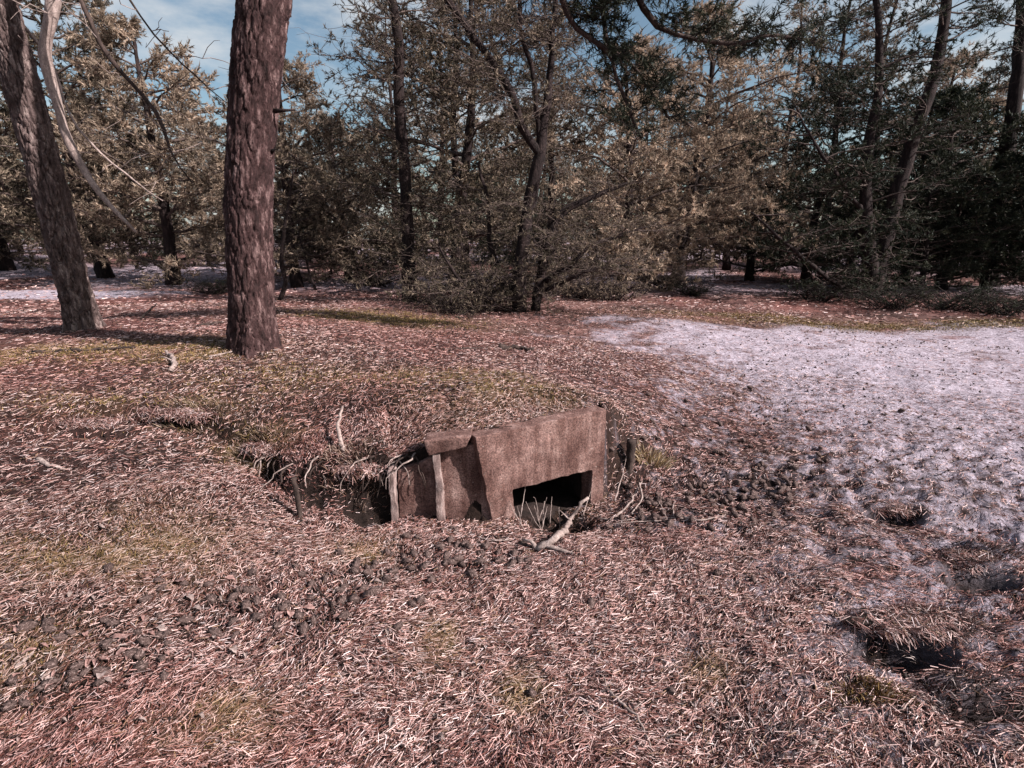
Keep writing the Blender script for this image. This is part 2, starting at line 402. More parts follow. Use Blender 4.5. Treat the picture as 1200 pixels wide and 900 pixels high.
def build_ground():
    th = np.concatenate([np.linspace(-180, -56, 50, endpoint=False), np.linspace(-56, 56, 540, endpoint=False), np.linspace(56, 180, 50, endpoint=False)])
    rr = np.concatenate([np.exp(np.linspace(math.log(.5), math.log(1.1), 16, endpoint=False)), np.exp(np.linspace(math.log(1.1), math.log(9), 240, endpoint=False)), np.exp(np.linspace(math.log(9), math.log(24), 66, endpoint=False)), np.exp(np.linspace(math.log(24), math.log(900), 44))])
    T, RR = np.meshgrid(np.radians(th), rr); x = (RR * np.sin(T)).ravel(); y = (RR * np.cos(T)).ravel()
    z = terrain(np.clip(x, -70, 70), np.clip(y, -70, 70))
    far = sstep(40, 65, np.hypot(x, y)); z = z * (1 - far) + .8 * far
    n = len(th); m = len(rr)
    i = np.arange(m - 1)[:, None] * n; j = np.arange(n)[None]; k = (np.arange(n)[None] + 1) % n
    F = np.stack([i + j, i + n + j, i + n + k, i + k], -1).reshape(-1, 4)[:, ::-1]
    # cut the wall-high step away behind the concrete, where the chamber is
    zs = z[F]; st = zs.max(1) - zs.min(1)
    cx = x[F].mean(1); cy = y[F].mean(1)
    s = (cx - SL[0]) * SD[0] + (cy - SL[1]) * SD[1]; d = -((cx - SL[0]) * SN[0] + (cy - SL[1]) * SN[1])
    cut = (st > .03) & (s > .04) & (s < SLEN - .03) & (d > .0) & (d < .115)
    # centre fan
    V = np.stack([x, y, z], 1); V = np.vstack([V, [[0, 0, float(terrain(np.array([0.]), np.array([0.05]))[0])]]])
    fan = np.stack([np.full(n, len(V) - 1), np.arange(n), (np.arange(n) + 1) % n], -1)[:, ::-1]
    me = mesh_np('ground', V, [F[~cut], fan], True)
    vcol(me, 'col', np.vstack([ground_col(x, y), C_litter[None]]))
    o = link('ground', me, M_ground); tag(o, 'forest floor of needles, sand and moss', None, None, 'structure')
    return o
build_ground()

# ------------------------------------------------------------------ loose cover on the ground
NP = np.random.default_rng(7)
PAL = np.array([[.58, .405, .38], [.37, .21, .19], [.17, .072, .06], [.065, .027, .023], [.024, .012, .011], [.24, .145, .095], [.58, .47, .47]])
PW = np.array([.20, .19, .22, .19, .11, .04, .05]); PW = PW / PW.sum()
def normals_at(x, y):
    e = .03; z0 = terrain(x, y); zx = terrain(x + e, y); zy = terrain(x, y + e)
    nrm = np.stack([-(zx - z0) / e, -(zy - z0) / e, np.ones_like(z0)], 1)
    nrm[:, :2] = np.clip(nrm[:, :2], -1.5, 1.5)
    return z0, nrm / np.linalg.norm(nrm, axis=1)[:, None]
def in_concrete(x, y):
    s = (x - SL[0]) * SD[0] + (y - SL[1]) * SD[1]; d = -((x - SL[0]) * SN[0] + (y - SL[1]) * SN[1])
    a = (s > -.01) & (s < SLEN + .01) & (d > -.01) & (d < .10)
    b = (x > -.70) & (x < -.2) & (y > PY - .02) & (y < PY + .05)
    return a | b
def needles(n, r0, r1, th0, th1, L0, L1, wid, segs, power, lift):
    t = NP.random(n); r = (r0 ** power + t * (r1 ** power - r0 ** power)) ** (1 / power) if power else r0 * (r1 / r0) ** t
    th = R(th0) + NP.random(n) * R(th1 - th0)
    x = r * np.sin(th); y = r * np.cos(th)
    keep = NP.random(n) > .62 * sand_at(x, y)
    keep &= NP.random(n) > .9 * humus_shade_at(x, y)
    keep &= NP.random(n) > .55 * drift_at(x, y)
    keep &= ~in_concrete(x, y)
    x, y = x[keep], y[keep]; n = len(x)
    z, nm = normals_at(x, y)
    flow = 1.0 * fbm(x * 2.3, y * 2.3, o=2, s=61) + .9 - .8 * sstep(.5, 1.8, x)
    ang = flow + NP.normal(0, .6, n) + np.where(NP.random(n) < .25, NP.random(n) * 6.28, 0)
    d = np.stack([np.cos(ang), np.sin(ang), NP.normal(.06, .28, n)], 1)
    d -= nm * (d * nm).sum(1)[:, None] * .8
    d /= np.linalg.norm(d, axis=1)[:, None]
    side = np.cross(nm, d); side /= np.linalg.norm(side, axis=1)[:, None]
    roll = NP.normal(0, .7, n)
    up = np.cross(d, side)
    side2 = side * np.cos(roll)[:, None] + up * np.sin(roll)[:, None]
    L = L0 + (L1 - L0) * NP.random(n); w = wid * (.6 + .8 * NP.random(n))
    far = np.maximum(1, np.hypot(x, y) / 3.0); w = w * far ** .6
    c0 = np.stack([x, y, z], 1) + nm * (NP.random(n) ** 1.6 * lift + .002)[:, None]
    bend = side * (NP.normal(0, .09, n) * L)[:, None] + up * (np.abs(NP.normal(0, .08, n)) * L)[:, None]
    ts = np.linspace(-.5, .5, segs + 1)
    V = []
    for t in ts:
        c = c0 + d * (L * t)[:, None] + bend * (.25 - t * t) * 2
        ww = w * (1.0 if segs == 1 else (1 - .5 * abs(t) * 1.2))
        V += [c - side2 * ww[:, None] / 2, c + side2 * ww[:, None] / 2]
    k = 2 * (segs + 1)
    V = np.stack(V, 1).reshape(-1, 3)
    b = (np.arange(n) * k)[:, None]
    F = np.concatenate([b + np.array([[2 * q, 2 * q + 1, 2 * q + 3, 2 * q + 2]]) for q in range(segs)])
    C = PAL[NP.choice(len(PAL), n, p=PW)] * (.75 + .5 * NP.random(n))[:, None]
    red = sstep(-.1, .6, fbm(x * .9, y * .9, o=3, s=71))[:, None]
    C = C * (1 + red * np.array([-.12, -.24, -.25]))
    C = C * (1 - .28 * sstep(-.7, -2.2, x) * sstep(3.4, 2.6, y))[:, None]  # left foreground darkened: vignette falloff put into the needle colour
    m = moss_at(x, y)[:, None] * .5
    C = C * (1 - m) + np.array([.24, .165, .075]) * m * (.6 + .8 * NP.random(n))[:, None]
    s = sand_at(x, y)[:, None] * .5; C = C * (1 - s) + C * np.array([.62, .62, .66]) * s
    return V, F, np.repeat(C, k, axis=0)
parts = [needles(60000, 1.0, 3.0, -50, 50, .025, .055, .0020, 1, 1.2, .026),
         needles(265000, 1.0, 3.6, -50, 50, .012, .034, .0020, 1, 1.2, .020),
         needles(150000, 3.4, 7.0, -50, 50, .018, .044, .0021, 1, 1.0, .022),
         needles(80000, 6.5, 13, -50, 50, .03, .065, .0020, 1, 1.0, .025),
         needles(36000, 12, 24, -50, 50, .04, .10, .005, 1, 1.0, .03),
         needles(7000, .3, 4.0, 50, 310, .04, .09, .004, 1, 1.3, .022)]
o = 0; VV = []; FF = []; CC = []
for V, F, C in parts:
    VV.append(V); FF.append(F + o); CC.append(C); o += len(V)
me = mesh_np('pine_needle_litter', np.concatenate(VV), [np.concatenate(FF)]); vcol(me, 'col', np.concatenate(CC))
tag(link('pine_needle_litter', me, M_needle), 'dry pinkish brown pine needles covering the forest floor', 'needles', None, 'stuff')

def crumbs(n):
    r = 1.1 * (11 / 1.1) ** NP.random(n); th = R(-50) + NP.random(n) * R(100); x = r * np.sin(th); y = r * np.cos(th)
    cl = fbm(x * 2.2, y * 2.2, o=3, s=81); kp = (NP.random(n) < .25 + .9 * sstep(-.1, .7, cl) + drift_at(x, y)) & ~in_concrete(x, y) & (NP.random(n) > .45 * sand_at(x, y)); x, y, r = x[kp], y[kp], r[kp]; n = len(x)
    z = terrain(x, y); c = np.stack([x, y, z + .006], 1); sz = (.004 + .009 * NP.random(n) ** 2) * np.maximum(1, r / 4) ** .5
    T = np.array([[1, 1, 1], [1, -1, -1], [-1, 1, -1], [-1, -1, 1]], float)
    Q = NP.normal(0, 1, (n, 3, 3)); Q /= np.linalg.norm(Q, axis=2)[:, :, None]
    V = c[:, None] + np.einsum('ij,njk->nik', T, Q) * sz[:, None, None] * .8
    b = (np.arange(n) * 4)[:, None]; F = np.concatenate([b + np.array([t]) for t in ([0, 1, 2], [0, 3, 1], [0, 2, 3], [1, 3, 2])])
    C = np.array([[.03, .017, .015], [.06, .032, .03], [.016, .01, .009], [.20, .135, .125]])[NP.integers(0, 4, n)]
    me = mesh_np('bark_crumbs', V.reshape(-1, 3), [F]); vcol(me, 'col', np.repeat(C, 4, axis=0))
    tag(link('bark_crumbs', me, M_needle), 'dark crumbs of bark and cone scales all over the litter', 'litter', None, 'stuff')
crumbs(45000)
def blades(name, n, sampler, h0, h1, wid, cols, label, cat, lean=.5):
    x, y = sampler(n); n = len(x); z, nm = normals_at(x, y)
    d = nm + NP.normal(0, lean, (n, 3)); d /= np.linalg.norm(d, axis=1)[:, None]
    s = np.cross(d, NP.normal(0, 1, (n, 3))); s /= np.linalg.norm(s, axis=1)[:, None]
    h = (h0 + (h1 - h0) * NP.random(n))[:, None]; w = wid * np.maximum(1, np.hypot(x, y) / 3)[:, None] * .5
    c = np.stack([x, y, z - .004], 1)
    V = np.stack([c - s * w, c + s * w, c + d * h], 1).reshape(-1, 3)
    F = np.arange(3 * n).reshape(-1, 3)
    C = np.array(cols)[NP.integers(0, len(cols), n)] * (.6 + .8 * NP.random(n))[:, None]
    me = mesh_np(name, V, [F]); vcol(me, 'col', np.repeat(C, 3, axis=0))
    return tag(link(name, me, M_needle), label, cat, None, 'stuff')
def moss_sampler(n):
    w = np.array([a[2] * a[3] / (math.hypot(a[0], a[1]) ** 1.3) for a in moss_spots]); k = NP.choice(len(moss_spots), n, p=w / w.sum())
    S = np.array(moss_spots)[k]
    x = S[:, 0] + NP.normal(0, .6, n) * S[:, 2]; y = S[:, 1] + NP.normal(0, .6, n) * S[:, 3]
    kp = (NP.random(n) < moss_at(x, y) * 1.5) & ~in_concrete(x, y); return x[kp], y[kp]
blades('moss_cover', 60000, moss_sampler, .012, .035, .005, [(.16, .11, .04), (.22, .15, .055), (.12, .085, .03), (.24, .15, .065)], 'low yellow green moss and dry grass in patches on the litter', 'moss')

# ------------------------------------------------------------------ concrete entrance
def uneven(me, amp, freq, s):
    n = len(me.vertices); c = np.empty(n * 3, np.float32); me.vertices.foreach_get('co', c); c = c.reshape(-1, 3).astype(float)
    f = freq
    for k in range(3): c[:, k] += amp * fbm(c[:, 0] * f + 9 * k, c[:, 1] * f + 5, c[:, 2] * f, o=4, s=s + 10 * k, gain=.6)
    me.vertices.foreach_set('co', c.astype(np.float32).ravel()); me.update()
def slab_mesh(name, quads, O, D, N, th, cut=.016, amp=.005, bevel=.003, seed=3):
    """quads in (along, up) coordinates on a vertical plane through O; front face at O, body goes back along -N"""
    bm = bmesh.new(); vm = {}
    def vert(q):
        k = (round(q[0], 4), round(q[1], 4))
        if k not in vm: vm[k] = bm.verts.new((O[0] + D[0] * q[0], O[1] + D[1] * q[0], q[1]))
        return vm[k]
    fs = [bm.faces.new([vert(q) for q in qd]) for qd in quads]
    ext = bmesh.ops.extrude_face_region(bm, geom=fs)
    nv = [g for g in ext['geom'] if isinstance(g, bmesh.types.BMVert)]
    for v in nv: v.co.x -= N[0] * th; v.co.y -= N[1] * th
    bmesh.ops.recalc_face_normals(bm, faces=bm.faces)
    sharp = [e for e in bm.edges if len(e.link_faces) == 2 and e.calc_face_angle(0) > .5]
    bmesh.ops.bevel(bm, geom=sharp, offset=bevel, segments=2, affect='EDGES', profile=.6)
    for _ in range(5):
        es = [e for e in bm.edges if e.calc_length() > cut * 1.6]
        if not es: break
        bmesh.ops.subdivide_edges(bm, edges=es, cuts=1, use_grid_fill=True)
    bmesh.ops.triangulate(bm, faces=[f for f in bm.faces if len(f.verts) > 4])
    me = bpy.data.meshes.new(name); bm.to_mesh(me); bm.free()
    uneven(me, amp, 12, seed); me.polygons.foreach_set('use_smooth', np.ones(len(me.polygons), bool)); me.update()
    return me
def on_slab(u, v):
    """pixel -> (along, up) on the slab's front plane"""
    d = ray(u, v); n3 = np.array([SN[0], SN[1], 0]); t = ((SL[0] * n3[0] + SL[1] * n3[1])) / (d @ n3)
    p = np.array([0, 0, CAMZ]) + d * t
    return float((p[0] - SL[0]) * SD[0] + (p[1] - SL[1]) * SD[1]), float(p[2])
bunker = bpy.data.objects.new('concrete_bunker_entrance', None); COL.objects.link(bunker)
tag(bunker, 'half buried concrete bunker entrance with low dark opening in needle covered mound', 'bunker')
tl = on_slab(558, 513); tr = on_slab(711, 480); otl = on_slab(601, 574); otr = on_slab(694, 551); bl = on_slab(577, 612); br = on_slab(706, 590); oll = on_slab(606, 618)
ZB = -.34
blx = bl[0] + (bl[0] - tl[0]) / (tl[1] - bl[1]) * (bl[1] - ZB); brx = br[0] + (br[0] - tr[0]) / (tr[1] - br[1]) * (br[1] - ZB)
quads = [[tl, (otl[0], tl[1] + (tr[1] - tl[1]) * .25), otl, (bl[0] - (bl[0] - tl[0]) * .32, otl[1] - .0)],
         [(otl[0], tl[1] + (tr[1] - tl[1]) * .25), (otr[0], tr[1] - .0), otr, otl],
         [(otr[0], tr[1]), tr, (br[0] - (br[0] - tr[0]) * .3, otr[1]), otr],
         [(bl[0] - (bl[0] - tl[0]) * .32, otl[1]), otl, (oll[0], ZB), (blx, ZB)],
         [otr, (br[0] - (br[0] - tr[0]) * .3, otr[1]), (brx, ZB), (otr[0], ZB)]]
fs = link('front_slab', slab_mesh('front_slab', quads, SL, SD, SN, STH), M_conc, bunker)
fs['label'] = 'thick tilted concrete face slab with rectangular opening'
# chamber behind the opening
def box_pts(s0, s1, d0, d1, z0, z1):
    out = []
    for z in (z0, z1):
        for (s, d) in ((s0, d0), (s1, d0), (s1, d1), (s0, d1)):
            q = SL + SD * s - SN * d; out.append((q[0], q[1], z))
    return out
def box(name, pts, mat, parent, bev=.004):
    bm = bmesh.new(); v = [bm.verts.new(p) for p in pts]
    for f in ((0, 3, 2, 1), (4, 5, 6, 7), (0, 1, 5, 4), (1, 2, 6, 5), (2, 3, 7, 6), (3, 0, 4, 7)): bm.faces.new([v[i] for i in f])
    bmesh.ops.recalc_face_normals(bm, faces=bm.faces)
    if bev: bmesh.ops.bevel(bm, geom=bm.edges[:], offset=bev, segments=1, affect='EDGES')
    me = bpy.data.meshes.new(name); bm.to_mesh(me); bm.free()
    return link(name, me, mat, parent)
M_chamber_shade = mat_bark('shade_dark_concrete', (.012, .009, .008), (.03, .02, .018), (.06, .04, .036), 1, bump_d=.004)  # chamber surfaces near black: the inside's shade is put into the colour
e0 = STH + .002
box('chamber_floor', box_pts(otl[0] - .1, otr[0] + .1, e0, 1.3, -.33, -.22), M_chamber_shade, bunker)
box('chamber_wall', box_pts(otl[0] - .16, otl[0] - .05, e0, 1.3, -.21, .17), M_chamber_shade, bunker)
box('chamber_wall', box_pts(otr[0] + .04, otr[0] + .15, e0, 1.3, -.21, .17), M_chamber_shade, bunker)
box('chamber_wall', box_pts(otl[0] - .045, otr[0] + .035, 1.2, 1.3, -.21, .17), M_chamber_shade, bunker)
box('chamber_ceiling', box_pts(otl[0] - .16, otr[0] + .15, e0, 1.3, .173, .28), M_chamber_shade, bunker)
# the recessed wing on the left: two panels between upright ribs, a cap block above
def xy_at(u, v, y): return P(u, v, y)
PX = np.array([1., 0.]); PN = np.array([0., -1.])
def pq(u, v, y): p = P(u, v, y); return (float(p[0]), float(p[2]))
def panel(name, c4, y, th, seed, amp=.003, bev=.003):
    return link(name, slab_mesh(name, [c4], (0, y), PX, PN, th, .02, amp, bev, seed), M_rib if name == 'rib' else M_conc, bunker)
yp = PY
a = pq(466, 552, yp); b_ = pq(512, 534, yp); c = pq(518, 615, yp); d = pq(468, 615, yp)
panel('side_panel', [a, b_, (c[0], -.3), (d[0], -.3)], yp, .07, 21)
a = pq(513, 527, yp); b_ = pq(566, 520, yp); c = pq(585, 606, yp); d = pq(521, 610, yp)
panel('side_panel', [a, b_, (c[0], -.3), (d[0], -.3)], yp + .004, .07, 22)
yr = PY - .055
a = pq(507, 532, yr); b_ = pq(515, 532, yr); c = pq(523, 620, yr); d = pq(514, 620, yr)
panel('rib', [a, b_, (c[0] + .004, -.3), (d[0] + .004, -.3)], yr, .16, 23, .008, .003)
a = pq(455, 551, yr + .01); b_ = pq(462, 551, yr + .01); c = pq(466, 620, yr + .01); d = pq(458, 620, yr + .01)
panel('rib', [a, b_, (c[0], -.3), (d[0], -.3)], yr + .01, .15, 24, .008, .003)
a = pq(496, 517, yr - .01); b_ = pq(552, 511, yr - .01); c = pq(546, 524, yr - .01); d = pq(503, 535, yr - .01)
panel('cap_block', [a, b_, c, d], yr - .01, .15, 25, .005, .008)

# ------------------------------------------------------------------ trees
def limb_path(p, az, el0, el1, L, n, rng, wob=.25):
    pts = [np.array(p, float)]; a = az
    for i in range(n):
        t = i / max(1, n - 1); e = el0 + (el1 - el0) * t + rng.normal(0, wob * .5); a += rng.normal(0, wob)
        pts.append(pts[-1] + L / n * np.array([math.cos(a) * math.cos(e), math.sin(a) * math.cos(e), math.sin(e)]))
    return np.array(pts)
class Tree:
    def __init__(s, seed): s.rng = np.random.default_rng(seed); s.tb = Tubes(); s.sp = []; s.sd = []
    def shoots_along(s, pts, spacing, t0=.25, spread=.8, up=.25):
        seg = np.diff(pts, axis=0); L = np.linalg.norm(seg, axis=1).sum()
        n = max(2, int(L * (1 - t0) / spacing)); t = t0 + (1 - t0) * s.rng.random(n); t[-1] = 1
        f = t * (len(pts) - 1); i = np.minimum(f.astype(int), len(pts) - 2); q = pts[i] + seg[i] * (f - i)[:, None]
        d = seg[i] / (np.linalg.norm(seg[i], axis=1)[:, None] + 1e-9) + s.rng.normal(0, spread, (n, 3)); d[:, 2] += up
        d /= np.linalg.norm(d, axis=1)[:, None]
        s.sp.append(q); s.sd.append(d)
    def branch(s, p, az, el0, el1, L, r, sec, spacing, dead=0., sides=5, secl=.5, twigs=0, up=.25, first=.2, seg=7, tert=0):
        pts = limb_path(p, az, el0, el1, L, seg, s.rng)
        s.tb.tube(pts, np.linspace(r, r * .25, len(pts)), sides, False)
        s.dress(pts, L, r, sec, spacing, dead, secl, twigs, up, first, tert)
    def dress(s, pts, L, r, sec, spacing, dead=0., secl=.5, twigs=0, up=.25, first=.2, tert=0):
        rng = s.rng
        for k in range(sec):
            t = first + (1 - first) * (k + rng.random()) / sec; f = t * (len(pts) - 1); i = min(int(f), len(pts) - 2)
            q = pts[i] + (pts[i + 1] - pts[i]) * (f - i); dv = pts[i + 1] - pts[i]
            az2 = math.atan2(dv[1], dv[0]) + rng.choice([-1, 1]) * rng.uniform(.4, 1.3)
            if abs(dv[2]) > .8 * np.linalg.norm(dv): az2 = rng.uniform(0, 6.28)
            L2 = L * secl * (1.1 - .6 * t) * rng.uniform(.6, 1.25)
            e = rng.normal(.05, .3)
            p2 = limb_path(q, az2, e, e + rng.normal(.25, .3), L2, 4, rng, .22)
            s.tb.tube(p2, np.linspace(max(.004, r * .35), .003, 5), 3, False)
            if rng.random() > dead: s.shoots_along(p2, spacing, up=up)
            for j in range(tert):
                q3 = p2[rng.integers(1, 4)]; p3 = limb_path(q3, az2 + rng.normal(0, .9), rng.normal(0, .4), rng.normal(.2, .4), L2 * .5, 3, rng, .3)
                s.tb.tube(p3, np.linspace(.004, .002, 4), 3, False)
                if rng.random() > dead: s.shoots_along(p3, spacing, up=up)
            for j in range(twigs):
                q3 = p2[rng.integers(1, 5)]; p3 = limb_path(q3, rng.uniform(0, 6.28), rng.normal(0, .5), rng.normal(0, .5), rng.uniform(.2, .6), 3, rng, .4)
                s.tb.tube(p3, np.linspace(.004, .0015, 4), 3, False)
        if dead < 1: s.shoots_along(pts, spacing * 1.4, .6, up=up)
    def foliage(s, name, k=12, L=.07, w=.006, sl=.10):
        p = np.concatenate(s.sp); d = np.concatenate(s.sd); n = len(p); rng = s.rng
        p = np.repeat(p, k, 0); d = np.repeat(d, k, 0); m = n * k
        b = p + d * (rng.random(m) * sl)[:, None]
        nd = d + rng.normal(0, .55, (m, 3)); nd /= np.linalg.norm(nd, axis=1)[:, None]
        sd = np.cross(nd, rng.normal(0, 1, (m, 3))); sd /= np.linalg.norm(sd, axis=1)[:, None]
        ww = (w * (.7 + .6 * rng.random(m)) * .5)[:, None]; ll = (L * (.7 + .6 * rng.random(m)))[:, None]
        V = np.stack([b - sd * ww, b + sd * ww, b + nd * ll], 1).reshape(-1, 3)
        return mesh_np(name, V, [np.arange(3 * m).reshape(-1, 3)])
def trunk_mesh(name, pts, rad, sides=10, n=24, wob=.0, s=1, flare=.25):
    p = resample(pts, n); r = np.interp(np.linspace(0, 1, n), np.linspace(0, 1, len(rad)), rad)
    h = np.linspace(0, 1, n); r = r * (1 + flare * np.exp(-h * n / 1.6))
    t = Tubes(); t.tube(p, r, sides); me = t.mesh(name)
    if wob: uneven(me, wob, 4, s)
    return me
def bark_trunk(name, pts, rad, zsplit, s, cell=.038, amp=.019, sides=150, dz=.016):
    """near trunk with plated, furrowed bark; finely divided up to zsplit of its length"""
    L = np.linalg.norm(np.diff(resample(pts, 60), axis=0), axis=1).sum()
    tt = np.concatenate([np.arange(0, zsplit, dz / L), np.linspace(zsplit, 1, 26)])
    P0 = resample(pts, 400); p = np.stack([np.interp(tt, np.linspace(0, 1, 400), P0[:, k]) for k in range(3)], 1)
    r = np.interp(tt, np.linspace(0, 1, len(rad)), rad)
    h = tt * L; r = r * (1 + .16 * np.exp(-h / .12) + .05 * vnoise(h * 1.7, h * 0, s=s))
    t = Tubes(); t.tube(p, r, sides)
    V = np.concatenate(t.V); n = len(tt)
    body = V[:n * sides].reshape(n, sides, 3); cen = p[:, None]
    dirv = body - cen; dirv /= np.linalg.norm(dirv, axis=2)[:, :, None]
    a = np.arange(sides) / sides * 2 * math.pi
    rx = (np.cos(a)[None] * r[:, None]).ravel(); ry = (np.sin(a)[None] * r[:, None]).ravel(); hz = np.repeat(h, sides)
    wx = .35 * fbm(rx * 9, ry * 9, hz * 5, 3, s); 
    f1, f2, cid = voro(rx / cell + wx, ry / cell + wx * .7, hz / (cell * 4.8) + wx, s)
    g1, g2, _ = voro(rx / cell * 2.3 + wx, ry / cell * 2.3, hz / (cell * 2.6) + wx * 2, s + 9)
    disp = amp * (sstep(.0, .12, f2 - f1) * (.8 + .5 * cid)) + amp * .35 * sstep(0, .3, g2 - g1) + amp * .35 * fbm(rx * 30, ry * 30, hz * 14, 4, s + 5)
    root = np.exp(-hz / .16) * .045 * np.maximum(0, np.cos(np.tile(a, n) * 4 + s)) * 1.3
    body += dirv * (disp + root - amp * .6).reshape(n, sides, 1)
    V[:n * sides] = body.reshape(-1, 3)
    return mesh_np(name, V, [np.concatenate(t.F4), np.concatenate(t.F3)], True)
def make_tree(name, loc, trunk_me, tree, mats, label, cat='tree', group=None, fol=None, limbs=()):
    o = bpy.data.objects.new(name, None); COL.objects.link(o); o.location = tuple(loc)
    tag(o, label, cat, group)
    link('trunk', trunk_me, mats[0], o)
    if tree.tb.V: link('branches', tree.tb.mesh(name + '_branches'), mats[1], o)
    for me, mt in limbs: link('limb', me, mt, o)
    if tree.sp: link('crown', tree.foliage(name + '_crown', **(fol or {})), mats[2], o)
    return o
def rel(path, base): return [np.asarray(p) - base for p in path]

# --- main trunk in front of the wood
B0 = hit(297, 408); B0[2] -= .05; yB = B0[1]
pth = [B0, P(294, 330, yB), P(292, 240, yB + .02), P(296, 140, yB + .02), P(303, 60, yB), P(310, 0, yB), P(318, -90, yB), P(330, -260, yB + .1), P(335, -600, yB + .3), P(330, -1500, yB + .5)]
sc = yB / 640 / .99
rB = [22 * sc, 22 * sc, 22 * sc, 23 * sc, 25.5 * sc, 28 * sc, 25 * sc, 20 * sc, 13 * sc, 4 * sc]
pr = rel(pth, B0); Lb = np.linalg.norm(np.diff(resample(pr, 100), axis=0), axis=1).sum()
tB = Tree(11)
trB = resample(pr, 200)
def limb(path_px, radii, y, base, n=22, sides=8, s=1, wob=.012):
    p = resample([P(u, v, yy) - base for (u, v, yy) in path_px], n); r = np.interp(np.linspace(0, 1, n), np.linspace(0, 1, len(radii)), radii)
    t = Tubes(); t.tube(p, r, sides); me = t.mesh('limb'); uneven(me, wob, 5, s); return me, p
top = [np.array(q) for q in trB[trB[:, 2] > 5.2]]
def attach(z): i = int(np.argmin(abs(trB[:, 2] - z))); q = trB[i] + B0; return q
limbsB = []
# crown limbs reaching over the clearing, seen hanging in from the top edge
for (zst, path, rad, sec) in [
    (5.3, [(560, -190, 5.2), (640, -60, 5.7), (668, 25, 6.0), (712, 58, 6.1), (722, 88, 6.1), (735, 125, 6.1), (752, 165, 6.1)], [.085, .06, .04, .032, .027, .02, .012], 12),
    (5.6, [(600, -190, 5.4), (680, -80, 6.0), (706, 5, 6.3), (712, 50, 6.3), (735, 70, 6.3), (765, 110, 6.3), (785, 140, 6.3)], [.08, .06, .04, .03, .025, .018, .01], 12),
    (5.9, [(640, -190, 5.4), (720, -60, 5.8), (755, 10, 6.0), (790, 40, 6.0), (860, 50, 6.0), (900, 40, 6.0), (955, 48, 6.1)], [.08, .06, .045, .036, .03, .02, .01], 16)]:
    a0 = attach(zst); p3 = [a0 - B0] + [P(u, v, y) - B0 for (u, v, y) in path]
    n = 30; p = resample(p3, n); r = np.interp(np.linspace(0, 1, n), np.linspace(0, 1, len(rad) + 1), [.10] + rad)
    t = Tubes(); t.tube(p, r, 8); me = t.mesh('limb'); uneven(me, .015, 5, 3); limbsB.append((me, M_twigdark))
    tB.dress(p[9:], 1.3, .014, sec * 5, .035, .1, .5, 1, -.15, 0.0, 3)
for k in range(16):
    z = 6.5 + 5 * tB.rng.random(); i = int(np.argmin(abs(trB[:, 2] - z))); az = k * 2.4
    tB.branch(trB[i], az, .4, .1, 1.6 + 1.2 * tB.rng.random(), .045, 7, .10, 0, secl=.5)
# short broken stubs
for (u, v, dx, dz) in [(329, 130, .18, .0), (331, 8, .14, .12), (326, 178, .05, .02)]:
    q = P(u - 8, v, yB) - B0; t2 = np.array([q, q + [dx * .5, -.02, dz * .5], q + [dx, -.03, dz]]); tB.tb.tube(t2, [.02, .013, .006], 6)
make_tree('pine_tree', B0, bark_trunk('main_trunk', pr, rB, min(.62, 4.6 / Lb), 5), tB, (M_bark_main, M_bark_dark, M_fol_dark),
          'thick reddish pine trunk standing alone on the mound nearest the bunker', limbs=limbsB, fol=dict(k=11, L=.07, w=.0085, sl=.07))

# --- leaning grey trunk at the left edge
A0 = hit(100, 386); A0[2] -= .05; yA = A0[1]; sc = yA / 640 / .99
pth = [A0, P(84, 325, yA), P(64, 245, yA), P(42, 160, yA), P(20, 80, yA), P(-2, 0, yA), P(-40, -130, yA), P(-100, -350, yA + .2), P(-150, -800, yA + .4), P(-160, -1500, yA + .5)]
pr = rel(pth, A0); La = np.linalg.norm(np.diff(resample(pr, 100), axis=0), axis=1).sum(); trA = resample(pr, 200)
tA = Tree(12); limbsA = []
def attA(z): return trA[int(np.argmin(abs(trA[:, 2] - z)))]
for (zst, path, rad, mt, tw) in [
    (5.6, [(40, -140, 5.8), (62, -40, 5.7), (62, 10, 5.6), (52, 50, 5.6), (60, 95, 5.6), (75, 150, 5.6), (95, 195, 5.6), (125, 235, 5.6), (160, 272, 5.6)], [.08, .066, .062, .058, .056, .052, .042, .03, .012], M_dead, 0),
    (6.2, [(20, -200, 5.7), (70, -60, 5.4), (95, 0, 5.3), (120, 55, 5.3), (160, 105, 5.3), (190, 145, 5.3), (204, 185, 5.3), (225, 215, 5.3)], [.06, .045, .03, .026, .023, .02, .015, .006], M_twigdark, 14),
    (6.0, [(60, -180, 5.4), (120, -60, 5.2), (165, 20, 5.2), (215, 75, 5.2), (265, 120, 5.2)], [.05, .03, .014, .009, .004], M_twigdark, 10),
    (5.4, [(60, -90, 6), (20, 10, 6.2), (60, 70, 6.3), (85, 140, 6.3), (130, 190, 6.3), (190, 235, 6.3)], [.05, .03, .016, .014, .012, .006], M_dead, 8)]:
    p = resample([attA(zst)] + [P(u, v, y) - A0 for (u, v, y) in path], 34); r = np.interp(np.linspace(0, 1, 34), np.linspace(0, 1, len(rad) + 1), [.09] + rad)
    t = Tubes(); t.tube(p, r, 9); me = t.mesh('limb'); uneven(me, .012, 6, 7); limbsA.append((me, mt))
    if tw: tA.dress(p[12:], 1.1, .008, tw, 1, 1, .6, 2, 0, .1)
for k in range(14):
    z = 6.5 + 4.5 * tA.rng.random(); tA.branch(attA(z), k * 2.4, .4, .1, 1.6 + 1.2 * tA.rng.random(), .045, 7, .10, 0, secl=.5)
